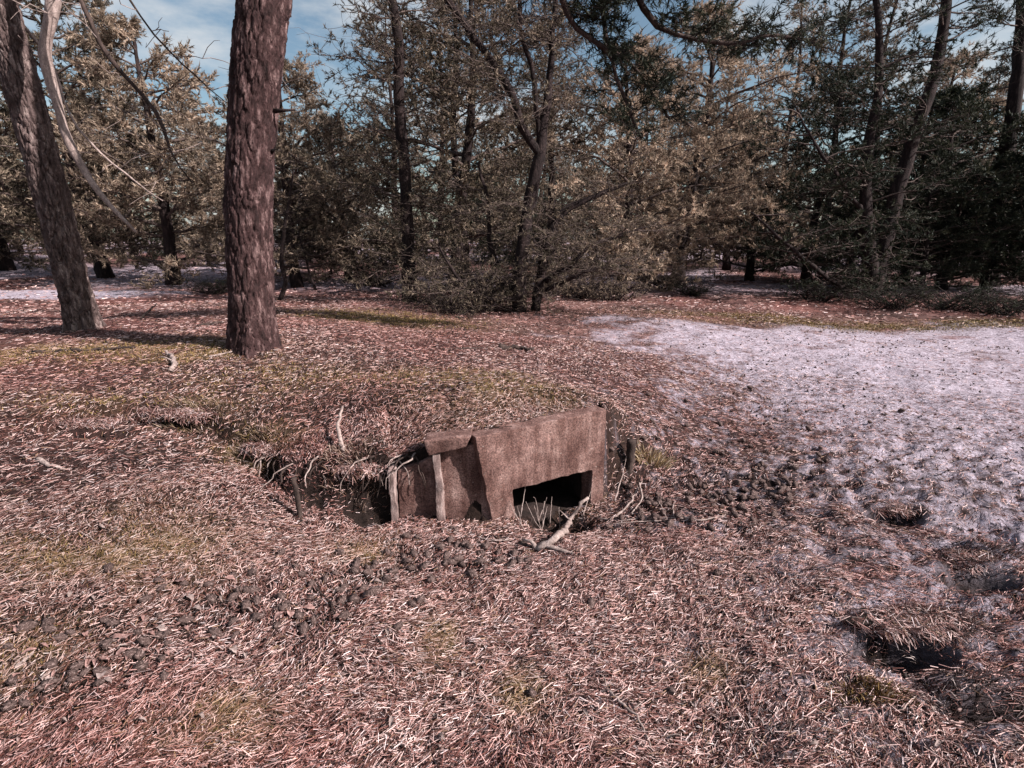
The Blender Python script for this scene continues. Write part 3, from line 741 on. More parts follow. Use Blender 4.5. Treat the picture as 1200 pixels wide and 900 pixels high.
make_tree('pine_tree', A0, bark_trunk('leaning_trunk', pr, [14.5 * sc, 14 * sc, 14 * sc, 14 * sc, 14 * sc, 14 * sc, 13 * sc, 14 * sc, 8 * sc, 3 * sc], min(.62, 4.6 / La), 15, .04, .026), tA,
          (M_bark_grey, M_dead, M_fol_mid), 'leaning grey pine trunk at left edge with a bare silvery branch hanging down', limbs=limbsA, fol=dict(k=8, L=.07, w=.005))

# --- many-stemmed dark pine in the middle
M0 = hit(608, 366); yM = M0[1]
tM = Tree(21); limbsM = []
stems = [([(608, 366), (609, 320), (618, 250), (632, 185), (640, 120), (648, 40), (655, -60)], [.13, .12, .11, .09, .06, .045, .03], 0),
         ([(628, 364), (634, 320), (645, 275), (660, 248), (700, 228), (740, 212)], [.09, .085, .08, .06, .04, .02], .1),
         ([(634, 182), (612, 150), (598, 105), (560, 50), (525, 0), (500, -60)], [.07, .065, .06, .055, .05, .04], -.2),
         ([(634, 178), (625, 90), (612, 40), (606, -20), (600, -60)], [.05, .04, .035, .03, .02], -.1),
         ([(614, 340), (590, 320), (575, 290), (572, 240), (560, 190)], [.05, .045, .04, .03, .02], .3),
         ([(640, 330), (670, 310), (690, 290), (730, 275), (770, 262)], [.05, .04, .03, .02, .01], -.4),
         ([(640, 340), (690, 318), (740, 310)], [.04, .03, .01], -.3),
         ([(612, 350), (570, 350), (540, 330), (515, 290)], [.04, .04, .03, .015], -.5)]
for i, (px, rad, dy) in enumerate(stems):
    n = 24; p = resample([P(u, v, yM + dy * min(1, k)) - M0 for k, (u, v) in enumerate(px)], n); r = np.interp(np.linspace(0, 1, n), np.linspace(0, 1, len(rad)), rad)
    t = Tubes(); t.tube(p, r, 9); me = t.mesh('limb'); uneven(me, .02, 3, 30 + i)
    if i == 0: trunkM = me
    else: limbsM.append((me, M_bark_dark))
    L = np.linalg.norm(np.diff(p, axis=0), axis=1).sum()
    nb = int(L * 8)
    for k in range(nb):
        q = p[int(3 + (n - 4) * tM.rng.random())]
        tM.branch(q, tM.rng.uniform(0, 6.28), tM.rng.normal(.1, .3), tM.rng.normal(-.1, .4), tM.rng.uniform(.5, 1.3), .011, 6, .085, .2, 3, .55, 2, 0, .15, 5)
make_tree('pine_tree', M0, trunkM, tM, (M_bark_dark, M_twig, M_fol_mid), 'scraggly dark pine with several crossing stems in the middle of the clearing', limbs=limbsM, fol=dict(k=15, L=.055, w=.0125))

# --- slender dark pine left of it
F0 = hit(480, 353); yF = F0[1]; tF = Tree(31)
px = [(480, 353), (478, 280), (474, 200), (468, 120), (467, 50), (458, -5), (440, -80)]
pr = [P(u, v, yF) - F0 for u, v in px]; trF = resample(pr, 60)
for k in range(60):
    q = trF[int(4 + 55 * (k + tF.rng.random()) / 60)]
    tF.branch(q, tF.rng.uniform(0, 6.28), tF.rng.normal(.15, .3), tF.rng.normal(.1, .3), tF.rng.uniform(.7, 1.7), .016, 8, .07, .1, 4, .45, 2, .1, .2)
make_tree('pine_tree', F0, trunk_mesh('slender_trunk', pr, [.13, .12, .11, .10, .09, .075, .05], 10, 30, .015, 4), tF, (M_bark_dark, M_twig, M_fol_mid),
          'slender tall dark pine just left of the scraggly many stemmed pine', fol=dict(k=14, L=.065, w=.013))

# --- forked dark pine on the right
def hero_pine(seed, name, base_px, stems, label, nb, lenr, mats, fol, spacing=.09, dead=.12, low=None):
    b0 = hit(*base_px); y0 = b0[1]; T = Tree(seed); lm = []; tr = None
    for i, (px, rad, dy) in enumerate(stems):
        n = 26; p = resample([P(u, v, y0 + dy * min(1, k)) - b0 for k, (u, v) in enumerate(px)], n); r = np.interp(np.linspace(0, 1, n), np.linspace(0, 1, len(rad)), rad)
        t = Tubes(); t.tube(p, r, 10); me = t.mesh(name + '_limb'); uneven(me, .02, 3, seed + i)
        if i == 0: tr = me
        else: lm.append((me, mats[0]))
        L = np.linalg.norm(np.diff(p, axis=0), axis=1).sum()
        for k in range(int(L * nb)):
            q = p[int(3 + (n - 4) * T.rng.random())]; up = (q[2] + b0[2]) > 1.2
            T.branch(q, T.rng.uniform(0, 6.28), T.rng.normal(.1, .3), T.rng.normal(.12, .25), T.rng.uniform(*lenr), .02, 7, spacing, dead if up else .6, 4, .5, 1, .3, .25)
    return make_tree(name, b0, tr, T, mats, label, limbs=lm, fol=fol)
hero_pine(41, 'pine_tree', (1022, 348), [
    ([(1022, 350), (1020, 310), (1014, 240), (1018, 170), (1030, 100), (1030, 40), (1024, -40)], [.2, .17, .13, .11, .09, .07, .05], 0),
    ([(1024, 345), (1040, 270), (1055, 210), (1078, 140), (1098, 80), (1108, 10), (1115, -60)], [.19, .18, .16, .14, .12, .10, .08], .2),
    ([(1012, 250), (980, 205), (950, 160), (930, 120)], [.05, .04, .03, .01], -.5),
    ([(1000, 350), (960, 318), (915, 280), (880, 248)], [.07, .055, .04, .015], -.8),
    ([(1010, 335), (985, 310), (950, 290), (900, 275)], [.06, .045, .03, .01], .5)],
    'forked dark green pine with two trunks and bare low branches right of the clearing', 5.4, (.7, 1.9), (M_bark_dark, M_twig, M_fol_dark), dict(k=17, L=.08, w=.017), .07)
hero_pine(42, 'pine_tree', (1160, 335), [
    ([(1160, 340), (1162, 290), (1170, 220), (1185, 150), (1195, 60), (1200, -60)], [.26, .23, .2, .17, .14, .1], 0),
    ([(1148, 315), (1145, 290), (1125, 262), (1112, 240), (1100, 200)], [.10, .09, .08, .06, .02], -.3),
    ([(1165, 270), (1200, 245), (1250, 230), (1300, 190)], [.12, .11, .09, .04], -.2)],
    'heavy dark pine with a curved low limb at the right edge', 5, (.8, 2.2), (M_bark_dark, M_twig, M_fol_dark), dict(k=14, L=.08, w=.016), .07, .05)

# --- model pines for the wood behind, then copies of them
def model_pine(seed, H, r0, hmin, nprim, Lmax, kind):
    T = Tree(seed); rng = T.rng
    lean = rng.normal(0, .03, 2); pts = [np.array([lean[0] * z + .12 * math.sin(z * .9 + seed), lean[1] * z + .1 * math.cos(z * .7 + seed * 2), z]) for z in np.linspace(0, H, 9)]
    pts = [p - pts[0] * [1, 1, 0] for p in pts]; tr = resample(pts, 60)
    for k in range(nprim):
        t = hmin + (1 - hmin) * (k + rng.random()) / nprim; q = tr[min(59, int(t * 59))]
        if kind == 'bush': L = Lmax * (math.sin(math.pi * min(1, .22 + t * .78)) ** .7) * rng.uniform(.7, 1.15)
        else: L = Lmax * (1.05 - .75 * (t - hmin) / (1 - hmin)) * rng.uniform(.6, 1.2)
        T.branch(q, k * 2.399 + rng.normal(0, .3), .1 + .5 * t, .15, L, .012 + .012 * L, 7, .07 if kind == 'bush' else .085, .0, 4, .5, 0, .35, .1, 6, 2)
    if kind == 'tall':
        for k in range(14):
            q = tr[int(59 * hmin * (.25 + .75 * rng.random()))]; T.branch(q, rng.uniform(0, 6.28), -.1, -.3, rng.uniform(.4, 1.3), .012, 3, 1, 1, 3, .4, 2)
    tme = trunk_mesh('wood_trunk', pts, [r0 * (1 - .85 * z) for z in np.linspace(0, 1, 9)], 9, 26, .02, seed)
    return tme, T.tb.mesh('wood_branches'), T.foliage('wood_crown', k=18, L=.09, w=.021, sl=.15)
models = {}
specs = [('bush', 5.5, .14, .06, 38, 2.4), ('bush', 6.5, .16, .08, 40, 2.7), ('bush', 4.5, .12, .04, 34, 2.1),
         ('tall', 10, .15, .38, 32, 2.2), ('tall', 11.5, .17, .45, 32, 2.3), ('tall', 9, .14, .30, 34, 2.3)]
for i, (kd, H, r0, hm, npm, Lm) in enumerate(specs): models.setdefault(kd, []).append(model_pine(100 + i, H, r0, hm, npm, Lm, kd))
def stuffed(o): o['kind'] = 'stuff'; return o
def mats_of(me, mat):
    if not me.materials: me.materials.append(mat)
def wood_tree(kind, var, x, y, sc, rz, mat, label, group):
    tme, bme, cme = models[kind][var % len(models[kind])]
    o = bpy.data.objects.new('pine_tree', None); COL.objects.link(o); o.location = (x, y, gz(x, y) - .03); o.rotation_euler = (0, 0, rz); o.scale = (sc, sc, sc)
    tag(o, label, 'tree', group)
    for nm, me, mt in (('trunk', tme, M_bark_dark), ('branches', bme, M_twig), ('crown', cme, mat)):
        mats_of(me, mt); c = link(nm, me, None, o)
        c.material_slots[0].link = 'OBJECT'; c.material_slots[0].material = mt
    return o
def at_px(u, y): return (u - 600) / FPX * y / .985, y
rw = np.random.default_rng(5)
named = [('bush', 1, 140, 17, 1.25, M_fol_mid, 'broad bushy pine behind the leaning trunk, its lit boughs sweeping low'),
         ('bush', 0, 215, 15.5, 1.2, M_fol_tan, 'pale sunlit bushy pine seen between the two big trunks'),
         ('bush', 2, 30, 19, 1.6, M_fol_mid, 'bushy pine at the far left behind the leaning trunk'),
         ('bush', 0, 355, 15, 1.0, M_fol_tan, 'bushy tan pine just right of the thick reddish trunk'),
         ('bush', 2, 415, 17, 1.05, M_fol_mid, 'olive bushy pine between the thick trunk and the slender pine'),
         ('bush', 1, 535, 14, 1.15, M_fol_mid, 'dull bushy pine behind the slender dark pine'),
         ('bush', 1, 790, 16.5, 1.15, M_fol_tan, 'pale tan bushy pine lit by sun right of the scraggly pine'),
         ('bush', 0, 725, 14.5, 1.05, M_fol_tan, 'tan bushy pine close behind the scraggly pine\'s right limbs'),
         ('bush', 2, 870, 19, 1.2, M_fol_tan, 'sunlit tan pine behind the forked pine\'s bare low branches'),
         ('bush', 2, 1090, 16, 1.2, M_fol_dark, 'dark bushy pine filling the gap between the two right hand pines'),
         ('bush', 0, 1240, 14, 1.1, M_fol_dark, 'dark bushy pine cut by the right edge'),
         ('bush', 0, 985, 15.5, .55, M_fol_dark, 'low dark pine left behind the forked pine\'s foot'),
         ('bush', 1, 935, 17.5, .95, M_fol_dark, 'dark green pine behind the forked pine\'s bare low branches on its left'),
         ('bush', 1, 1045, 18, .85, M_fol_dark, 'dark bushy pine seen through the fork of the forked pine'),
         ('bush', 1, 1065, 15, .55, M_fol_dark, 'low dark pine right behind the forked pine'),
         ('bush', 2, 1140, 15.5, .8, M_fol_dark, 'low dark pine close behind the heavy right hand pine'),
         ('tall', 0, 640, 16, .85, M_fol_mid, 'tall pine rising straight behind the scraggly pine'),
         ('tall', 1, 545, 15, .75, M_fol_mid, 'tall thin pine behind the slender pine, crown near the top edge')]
for (kd, v, u, y, s, mt, lb) in named:
    x, yy = at_px(u, y); wood_tree(kd, v, x, yy, s, rw.uniform(0, 6.28), mt, lb, None)
for k in range(46):
    u = -500 + 2200 * (k + rw.random()) / 46; y = rw.uniform(21, 34); x, yy = at_px(u, y); kd = 'tall' if rw.random() < .45 else 'bush'
    if 330 < u < 430 and kd == 'tall': kd = 'bush'
    sc = rw.uniform(.8, 1.1) if kd == 'tall' else rw.uniform(.9, 1.3)
    side = 'left of the slender pine' if u < 480 else ('behind the scraggly pine' if u < 780 else 'beyond the right hand pines')
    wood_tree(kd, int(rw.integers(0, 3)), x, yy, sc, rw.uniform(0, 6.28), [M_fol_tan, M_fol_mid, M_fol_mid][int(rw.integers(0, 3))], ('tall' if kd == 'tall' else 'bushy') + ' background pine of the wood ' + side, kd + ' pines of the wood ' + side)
for k in range(64):
    u = -700 + 2600 * (k + rw.random()) / 64; y = rw.uniform(36, 60); x, yy = at_px(u, y); kd = 'bush' if rw.random() < .5 else 'tall'
    wood_tree(kd, int(rw.integers(0, 3)), x, yy, rw.uniform(1.0, 1.5), rw.uniform(0, 6.28), [M_fol_tan, M_fol_mid][int(rw.integers(0, 2))], 'distant pine closing the clearing at the back of the wood', 'far trees')

for k in range(34):
    u = -350 + 1900 * (k + rw.random()) / 34; y = rw.uniform(19, 27); x, yy = at_px(u, y)
    if 750 < u < 870: yy += 6
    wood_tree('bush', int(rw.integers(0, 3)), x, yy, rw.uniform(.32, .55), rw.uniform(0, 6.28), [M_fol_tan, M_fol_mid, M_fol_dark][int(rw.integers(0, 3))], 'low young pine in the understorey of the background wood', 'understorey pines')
# --- low shrubs
def shrub(seed, x, y, w, h, mat, label, name='juniper_shrub', n=26, cat='shrub', k=9):
    T = Tree(seed); st = Tubes()
    for i in range(n):
        az = T.rng.uniform(0, 6.28); p = limb_path((T.rng.normal(0, .1 * w), T.rng.normal(0, .1 * w), 0), az, T.rng.uniform(.25, 1.1), T.rng.uniform(0, .5), T.rng.uniform(.5, 1) * max(w * .6, h * .8), 6, T.rng, .2)
        p[:, 2] = np.clip(p[:, 2], 0.01, h * 1.1); T.tb.tube(p, np.linspace(.012, .003, 7), 4, False); T.dress(p, np.linalg.norm(p[-1]), .01, 5, .07, .1, .4, 1, .3, .1)
    o = bpy.data.objects.new(name, None); COL.objects.link(o); o.location = (x, y, gz(x, y) - .02); tag(o, label, cat)
    link('stems', T.tb.mesh('shrub_stems'), M_bark_dark, o); link('foliage', T.foliage('shrub_foliage', k=k, L=.05, w=.008), mat, o); return o
def small_tree(seed, path, y, rad, label, nb=26, L=(.4, .9), mat=None, name='small_pine'):
    b0 = hit(*path[0]); y = b0[1]; T = Tree(seed); p = resample([P(u, v, y) - b0 for u, v in path], 20)
    for k in range(nb):
        T.branch(p[int(6 + 13 * T.rng.random())], T.rng.uniform(0, 6.28), T.rng.normal(.2, .3), T.rng.normal(0, .3), T.rng.uniform(*L), .008, 5, .08, .1, 3, .5, 1, .1, .2, 5)
    t = Tubes(); t.tube(p, np.interp(np.linspace(0, 1, 20), np.linspace(0, 1, len(rad)), rad), 8)
    return make_tree(name, b0, t.mesh('small_trunk'), T, (M_bark_dark, M_bark_dark, mat or M_fol_mid), label, fol=dict(k=9, L=.05, w=.007))
small_tree(61, [(328, 352), (335, 330), (330, 310), (333, 270), (340, 230), (345, 190)], 9, [.05, .045, .04, .035, .025, .01], 'small crooked pine with a bent stem beside the thick reddish trunk')
small_tree(62, [(370, 340), (362, 318), (358, 300), (350, 270), (352, 230)], 9, [.035, .03, .028, .02, .01], 'smaller crooked pine leaning left, right of the bent stemmed one')
small_tree(63, [(432, 312), (412, 270), (400, 240), (393, 200)], 12, [.05, .04, .03, .015], 'thin bare leaning sapling left of the slender pine', 10, (.3, .8))
p = hit(250, 345); shrub(71, p[0], p[1], 1.3, .45, M_fol_dark, 'low dark shrub peeking out left of the thick reddish trunk')
p = hit(808, 347); shrub(72, p[0], p[1] , 1.2, .4, M_fol_dark, 'small round dark shrub alone on the sand between the pines')
p = hit(535, 368); shrub(73, p[0], p[1], 1.3, .9, M_fol_mid, 'straggly shrub at the left foot of the scraggly pine', k=6)
p = hit(720, 352); shrub(74, p[0], p[1], 1.5, .8, M_fol_tan, 'tan straggly shrub at the right foot of the scraggly pine', k=6)
p = hit(548, 364); shrub(91, p[0], p[1], 1.5, 2.0, M_fol_mid, 'tall tangled thicket against the left of the scraggly pine', n=60)
p = hit(585, 360); shrub(92, p[0], p[1] + .8, 1.6, 2.6, M_fol_mid, 'tall dark thicket just behind the scraggly pine', n=60)
p = hit(690, 350); shrub(93, p[0], p[1], 1.6, 1.7, M_fol_tan, 'tan thicket right of the scraggly pine below its low limbs', n=50)
p = hit(440, 335); shrub(94, p[0], p[1], 1.6, 1.5, M_fol_mid, 'scrubby thicket left of the slender pine', n=40)
p = hit(770, 338); shrub(95, p[0], p[1], 1.8, 1.6, M_fol_tan, 'sunlit tan thicket left of the small round shrub', n=40)
for i, (u, v, w, h, lb) in enumerate([(960, 352, 1.6, .35, 'low dark shrub left of the forked pine\'s foot'), (1045, 362, 1.8, .55, 'low dark shrub in front of the forked pine'), (1110, 362, 1.8, .65, 'dark shrub between the forked and the heavy pine'), (1175, 368, 1.8, .6, 'low dark shrub cut by the right edge')]):
    p = hit(u, v); shrub(75 + i, p[0], p[1], w, h, M_fol_dark, lb, n=34)
p = hit(200, 300); shrub(80, p[0], p[1], 2.5, .5, M_fol_mid, 'low olive shrub under the bushy pines behind the leaning trunk')

# ------------------------------------------------------------------ sticks, posts, cones on the ground
rs = np.random.default_rng(9)
def stick(px, rad, label, mat=M_dead, lift=.012, name='stick', group=None, forks=(), sides=7, cat='stick', knobs=.3):
    """lies on the ground along pixels; heights above it may be given as a third number"""
    pts = []
    for q in px:
        g = hit(q[0], q[1] if len(q) < 4 else q[3]) if len(q) < 4 else hit(q[0], q[3])
        if len(q) >= 3: g = P(q[0], q[1], g[1]) if len(q) == 4 else g + np.array([0, 0, q[2]])
        pts.append(g + [0, 0, lift])
    b0 = pts[0].copy(); n = max(8, 5 * len(pts)); p = resample([q - b0 for q in pts], n)
    p += rs.normal(0, rad * knobs, p.shape); r = np.linspace(rad, rad * .45, n) * (1 + rs.normal(0, .12, n))
    t = Tubes(); t.tube(p, r, sides)
    for (i, vec, fr) in forks:
        q = p[int(i * (n - 1))]; e = q + np.array(vec); mid = (q + e) / 2 + rs.normal(0, .01, 3); f = resample([q, mid, e], 7); t.tube(f, np.linspace(fr, fr * .4, 7), 5)
    o = link(name, t.mesh(name), mat, None, b0); tag(o, label, cat, group); return o
stick([(630, 648), (655, 638, .02), (668, 622, .04), (676, 610, .07), (690, 600, .08)], .022, 'pale forked dead branch lying before the dark opening', name='fallen_branch', cat='branch',
      lift=.03, forks=[(.05, (.17, -.10, .0), .016), (.0, (-.07, .05, .03), .016), (.75, (-.06, .04, .05), .007), (.9, (.05, .03, .03), .006)])
stick([(610, 640), (640, 650)], .02, 'short dark stub of wood under the forked branch', M_twigdark)
stick([(402, 535, .02), (398, 518, .10), (403, 502, .13)], .016, 'short pale upright branch stump left of the cap block', cat='branch', name='fallen_branch')
stick([(200, 436), (205, 428, .02), (198, 418, .03)], .022, 'small curled pale stick on the mound below the thick trunk', cat='branch', name='fallen_branch', forks=[(.4, (-.15, .05, .02), .008)])
stick([(585, 408), (605, 410), (626, 412)], .035, 'short dark log lying flat across the top of the mound', M_twigdark, .02, 'fallen_log', cat='log')
stick([(520, 411), (560, 409), (590, 409)], .012, 'thin dark stick beside the short log', M_twigdark)
stick([(705, 805), (728, 830, .01), (748, 850, .015), (765, 885)], .006, 'thin crooked dead twig bending across the litter near the bottom edge', M_dead, forks=[(.15, (-.03, .06, .02), .003), (.5, (.05, .03, .01), .0025)])
stick([(40, 415), (100, 412), (160, 409)], .02, 'long thin dark branch lying left of the thick trunk', M_twigdark, name='fallen_branch', cat='branch', forks=[(.4, (.3, .2, .03), .008), (.7, (.2, -.1, .02), .006)])
stick([(232, 383), (255, 380), (270, 378)], .02, 'dead stick against the left side of the thick trunk', M_twigdark)
stick([(165, 375), (178, 368, .06), (185, 364, .09)], .014, 'stick poking up right of the leaning trunk', M_twigdark)
stick([(245, 420), (275, 413), (300, 410)], .009, 'thin pale stick lying at the foot of the thick trunk')
stick([(45, 540), (60, 548), (76, 552)], .017, 'stubby pale root end sticking out of the eroded bank at far left', name='root', cat='root')
stick([(365, 688), (385, 705), (395, 728)], .006, 'thin dark twig slanting through the cones below the bank', M_twigdark)
stick([(378, 662), (410, 660), (435, 655)], .006, 'pale straight twig left of the concrete panels')
stick([(447, 668), (449, 680), (449, 692)], .006, 'short pale twig among the cones in front of the panels')
stick([(425, 622), (440, 620, .02), (449, 624)], .007, 'short pale twig at the foot of the left rib')
stick([(560, 632), (580, 636), (600, 634)], .006, 'pale twig lying before the right panel')
stick([(20, 785), (33, 775), (42, 768)], .008, 'pale bark splinter at the left edge of the foreground', cat='splinter', name='bark_splinter')
stick([(48, 800), (60, 790), (52, 802)], .006, 'small bark splinter beside the pale one at lower left', cat='splinter', name='bark_splinter')
stick([(90, 760), (60, 800), (20, 830)], .007, 'dark stick slanting down at the left edge of the foreground', M_twigdark)
stick([(440, 745), (450, 765), (455, 780)], .005, 'thin dark twig in the middle of the foreground litter', M_twigdark)
# twigs and roots right of the opening
for k, (px, rr_) in enumerate([([(700, 610), (730, 612), (760, 608), (800, 610)], .006), ([(715, 612), (735, 600, .03), (745, 585, .05), (752, 575, .06)], .008), ([(748, 578, .06), (752, 592, .04), (740, 605, .01)], .008),
                     ([(690, 625), (720, 618, .01), (775, 612)], .005), ([(770, 588), (775, 600, .02), (782, 612)], .005), ([(800, 608), (820, 612), (850, 606)], .007), ([(720, 590), (728, 570, .06), (735, 545, .1)], .005), ([(790, 590), (788, 600, .01), (790, 612)], .006)]):
    stick(px, rr_, 'tangled pale twig in the hollow right of the opening', M_dead, group='twigs right of the opening')
for k in range(12):
    u, v = rs.uniform(606, 690), rs.uniform(606, 626); du = rs.normal(0, 10)
    stick([(u, v), (u + du * .5, v - 8, .04), (u + du, v - 14, rs.uniform(.06, .13))], .0035, 'thin pale twig sticking up inside the dark opening', M_dead, group='twigs in the opening')
# roots hanging over the eroded edge and over the left panel
for k in range(30):
    u = rs.uniform(285, 455) if k < 22 else rs.uniform(455, 500); v0 = np.interp(u, [285, 340, 400, 455], [520, 548, 540, 540]) + rs.normal(0, 3); g = hit(u, v0)
    p = [np.zeros(3)]; dirx = rs.normal(0, .5)
    for j in range(6): p.append(p[-1] + np.array([dirx * .03 + rs.normal(0, .015), -.02 + rs.normal(0, .015), .005 - .016 * j * rs.uniform(.5, 1)]))
    t = Tubes(); t.tube(resample(p, 12), np.linspace(.006, .002, 12) * rs.uniform(.6, 1.5), 5)
    tag(link('root', t.mesh('root'), [M_dead, M_twigdark][k % 2], None, g + [0, .02, .0]), 'thin root hanging from the eroded bank left of the panels', 'root', 'roots along the eroded bank')
def post(u, vb, vt, w, label, lean=.0, back=0):
    g = hit(u, vb); q = P(u, vt, g[1]); h = q[2] - g[2]; r = w / 2 / FPX * g[1]
    t = Tubes(); n = 12; zz = np.linspace(-.06, h, n); p = np.stack([zz * lean + rs.normal(0, .002, n), zz * 0 + rs.normal(0, .002, n), zz], 1)
    t.tube(p, r * (1 + rs.normal(0, .07, n)), 8); me = t.mesh('wooden_post'); uneven(me, .004, 18, 4)
    tag(link('wooden_post', me, M_twigdark, None, g), label, 'post'); return g
post(737, 549, 516, 11, 'short blackened wooden post just right of the concrete slab', .05)
post(352, 607, 560, 7, 'thin dark upright stake in the hollow left of the panels', -.05)

# pine cones
def cone_mesh(seed):
    rg = np.random.default_rng(seed); nr, ns = 8, 9; V = []; 
    for i in range(nr):
        t = i / (nr - 1); rr_ = .017 * math.sin(math.pi * (.12 + .8 * t)) ** .8
        for j in range(ns):
            a = (j + .5 * (i % 2)) / ns * 6.283; k = 1.25 if (i + j) % 2 else .72; k *= rg.uniform(.85, 1.15)
            V.append((rr_ * k * math.cos(a), rr_ * k * math.sin(a), (t - .5) * .05 + (.004 if (i + j) % 2 else -.003)))
    F = np.array([(i * ns + j, i * ns + (j + 1) % ns, (i + 1) * ns + (j + 1) % ns, (i + 1) * ns + j) for i in range(nr - 1) for j in range(ns)])
    V += [(0, 0, -.027), (0, 0, .026)]; n0 = nr * ns
    F3 = np.array([(n0, (j + 1) % ns, j) for j in range(ns)] + [(n0 + 1, (nr - 1) * ns + j, (nr - 1) * ns + (j + 1) % ns) for j in range(ns)])
    return mesh_np('pine_cone', np.array(V), [F, F3])
M_cone = mat_bark('cone_scales', (.02, .013, .012), (.085, .055, .05), (.36, .27, .25), 14, bump_d=.002)
cones = [cone_mesh(i) for i in range(4)]
for m_ in cones: m_.materials.append(M_cone)
def cone(u, v, label, group):
    g = hit(u, v); o = link('pine_cone', cones[int(rs.integers(0, 4))], None, None, g + [0, 0, .02]); s = rs.uniform(.65, 1.2); o.scale = (s, s, s)
    o.rotation_euler = (1.57 + rs.normal(0, .4), rs.normal(0, .4), rs.uniform(0, 6.28)); tag(o, label, 'pine cone', group)
def cone_field(n, path, su, sv, label, group):
    for k in range(n):
        t = rs.random() * (len(path) - 1); i = int(t); f = t - i
        u = path[i][0] * (1 - f) + path[i + 1][0] * f + rs.normal(0, su); v = path[i][1] * (1 - f) + path[i + 1][1] * f + rs.normal(0, sv)
        if u < 5 or (585 < u < 712 and v < 620) or (450 < u < 590 and v < 622): continue
        cone(u, v, label, group)
cone_field(110, [(725, 605), (800, 595), (870, 585), (935, 560)], 22, 15, 'dark pine cone in the drift right of the concrete opening', 'cones right of the opening')
cone_field(80, [(415, 690), (480, 665), (560, 640), (600, 660)], 30, 22, 'dark pine cone in the drift before the concrete panels', 'cones before the panels')
cone_field(70, [(20, 800), (130, 750), (250, 715), (390, 705)], 35, 26, 'dark pine cone in the drift at lower left', 'cones at lower left')
cone_field(30, [(760, 500), (900, 500), (1000, 560)], 60, 40, 'lone dark pine cone on the sandy litter right of the slab', 'cones on the sandy litter')
for (u, v, lb) in [(692, 712, 'lone dark pine cone on bare litter below the forked branch'), (622, 818, 'lone dark cone near the bottom middle'), (786, 815, 'dark cone right of the crooked twig'), (840, 675, 'small dark cone on pale sand right of centre'), (882, 683, 'rightmost small dark cone on the pale sand right of centre')]:
    cone(u, v, lb, None)
# a few pale chips and dead leaves
M_chip = mat_bark('pale_chip', (.16, .115, .105), (.28, .215, .20), (.42, .34, .32), 4, bump_d=.002)
M_leaf = mat_bark('red_leaf', (.14, .075, .068), (.26, .155, .14), (.42, .29, .27), 4, bump_d=.002)
def flake(u, v, L, W, mat, label, name, cat, group=None):
    g = hit(u, v); n = 7; V = []
    for i in range(n):
        t = i / (n - 1); w = W * math.sin(math.pi * (.06 + .9 * t)) ** .7 * (1 + rs.normal(0, .12))
        for s in (-1, 0, 1): V.append(((t - .5) * L, s * w / 2, .006 * (s * s) + .012 * math.sin(t * 3) + rs.normal(0, .002)))
    V = np.array(V); Vb = V - [0, 0, .002]; F = []
    for i in range(n - 1):
        for j in range(2):
            a = i * 3 + j; F += [(a, a + 3, a + 4, a + 1), (a + 21, a + 22, a + 25, a + 24)]
    me = mesh_np(name, np.vstack([V, Vb]), [np.array(F)], True); o = link(name, me, mat, None, g + [0, 0, .016]); o.rotation_euler = (rs.normal(0, .25), rs.normal(0, .25), rs.uniform(0, 6.28)); tag(o, label, cat, group)
flake(212, 685, .09, .04, M_leaf, 'pinkish dead leaf lying on the litter left of the cones', 'dead_leaf', 'leaf')
flake(760, 674, .04, .025, M_chip, 'white wood chip on the litter below the twigs', 'wood_chip', 'chip')
flake(807, 687, .035, .02, M_chip, 'small white chip right of the other white chip', 'wood_chip', 'chip')
flake(340, 725, .04, .03, M_leaf, 'reddish curled leaf among the cones at lower left', 'dead_leaf', 'leaf')
for k in range(50):
    t = rs.random(); flake(20 + 400 * t + rs.normal(0, 15), 805 - 120 * t + rs.normal(0, 25), rs.uniform(.025, .05), rs.uniform(.012, .028), [M_leaf, M_chip, M_leaf][k % 3], 'small bark flake among the cones at lower left', 'bark_flake', 'flake', 'bark flakes at lower left')
for k in range(60):
    flake(rs.uniform(20, 1150), 560 + 330 * rs.random() ** .8 if k % 2 else rs.uniform(640, 890), rs.uniform(.02, .045), rs.uniform(.008, .016), [M_leaf, M_chip, M_dead][k % 3], 'tiny bark flake scattered on the needle litter', 'bark_flake', 'flake', 'bark flakes scattered over the litter')
for k in range(45):
    u, v = rs.uniform(10, 1180), rs.uniform(500, 890)
    if 440 < u < 720 and v < 640: continue
    a = rs.uniform(-1, 1); L = rs.uniform(15, 38)
    stick([(u, v), (u + L * .5 * math.cos(a), v + L * .4 * math.sin(a)), (u + L * math.cos(a), v + L * .8 * math.sin(a) + rs.normal(0, 3))], rs.uniform(.002, .0045), 'small dry twig strewn on the needle litter', [M_dead, M_twigdark][k % 2], group='small twigs on the litter')

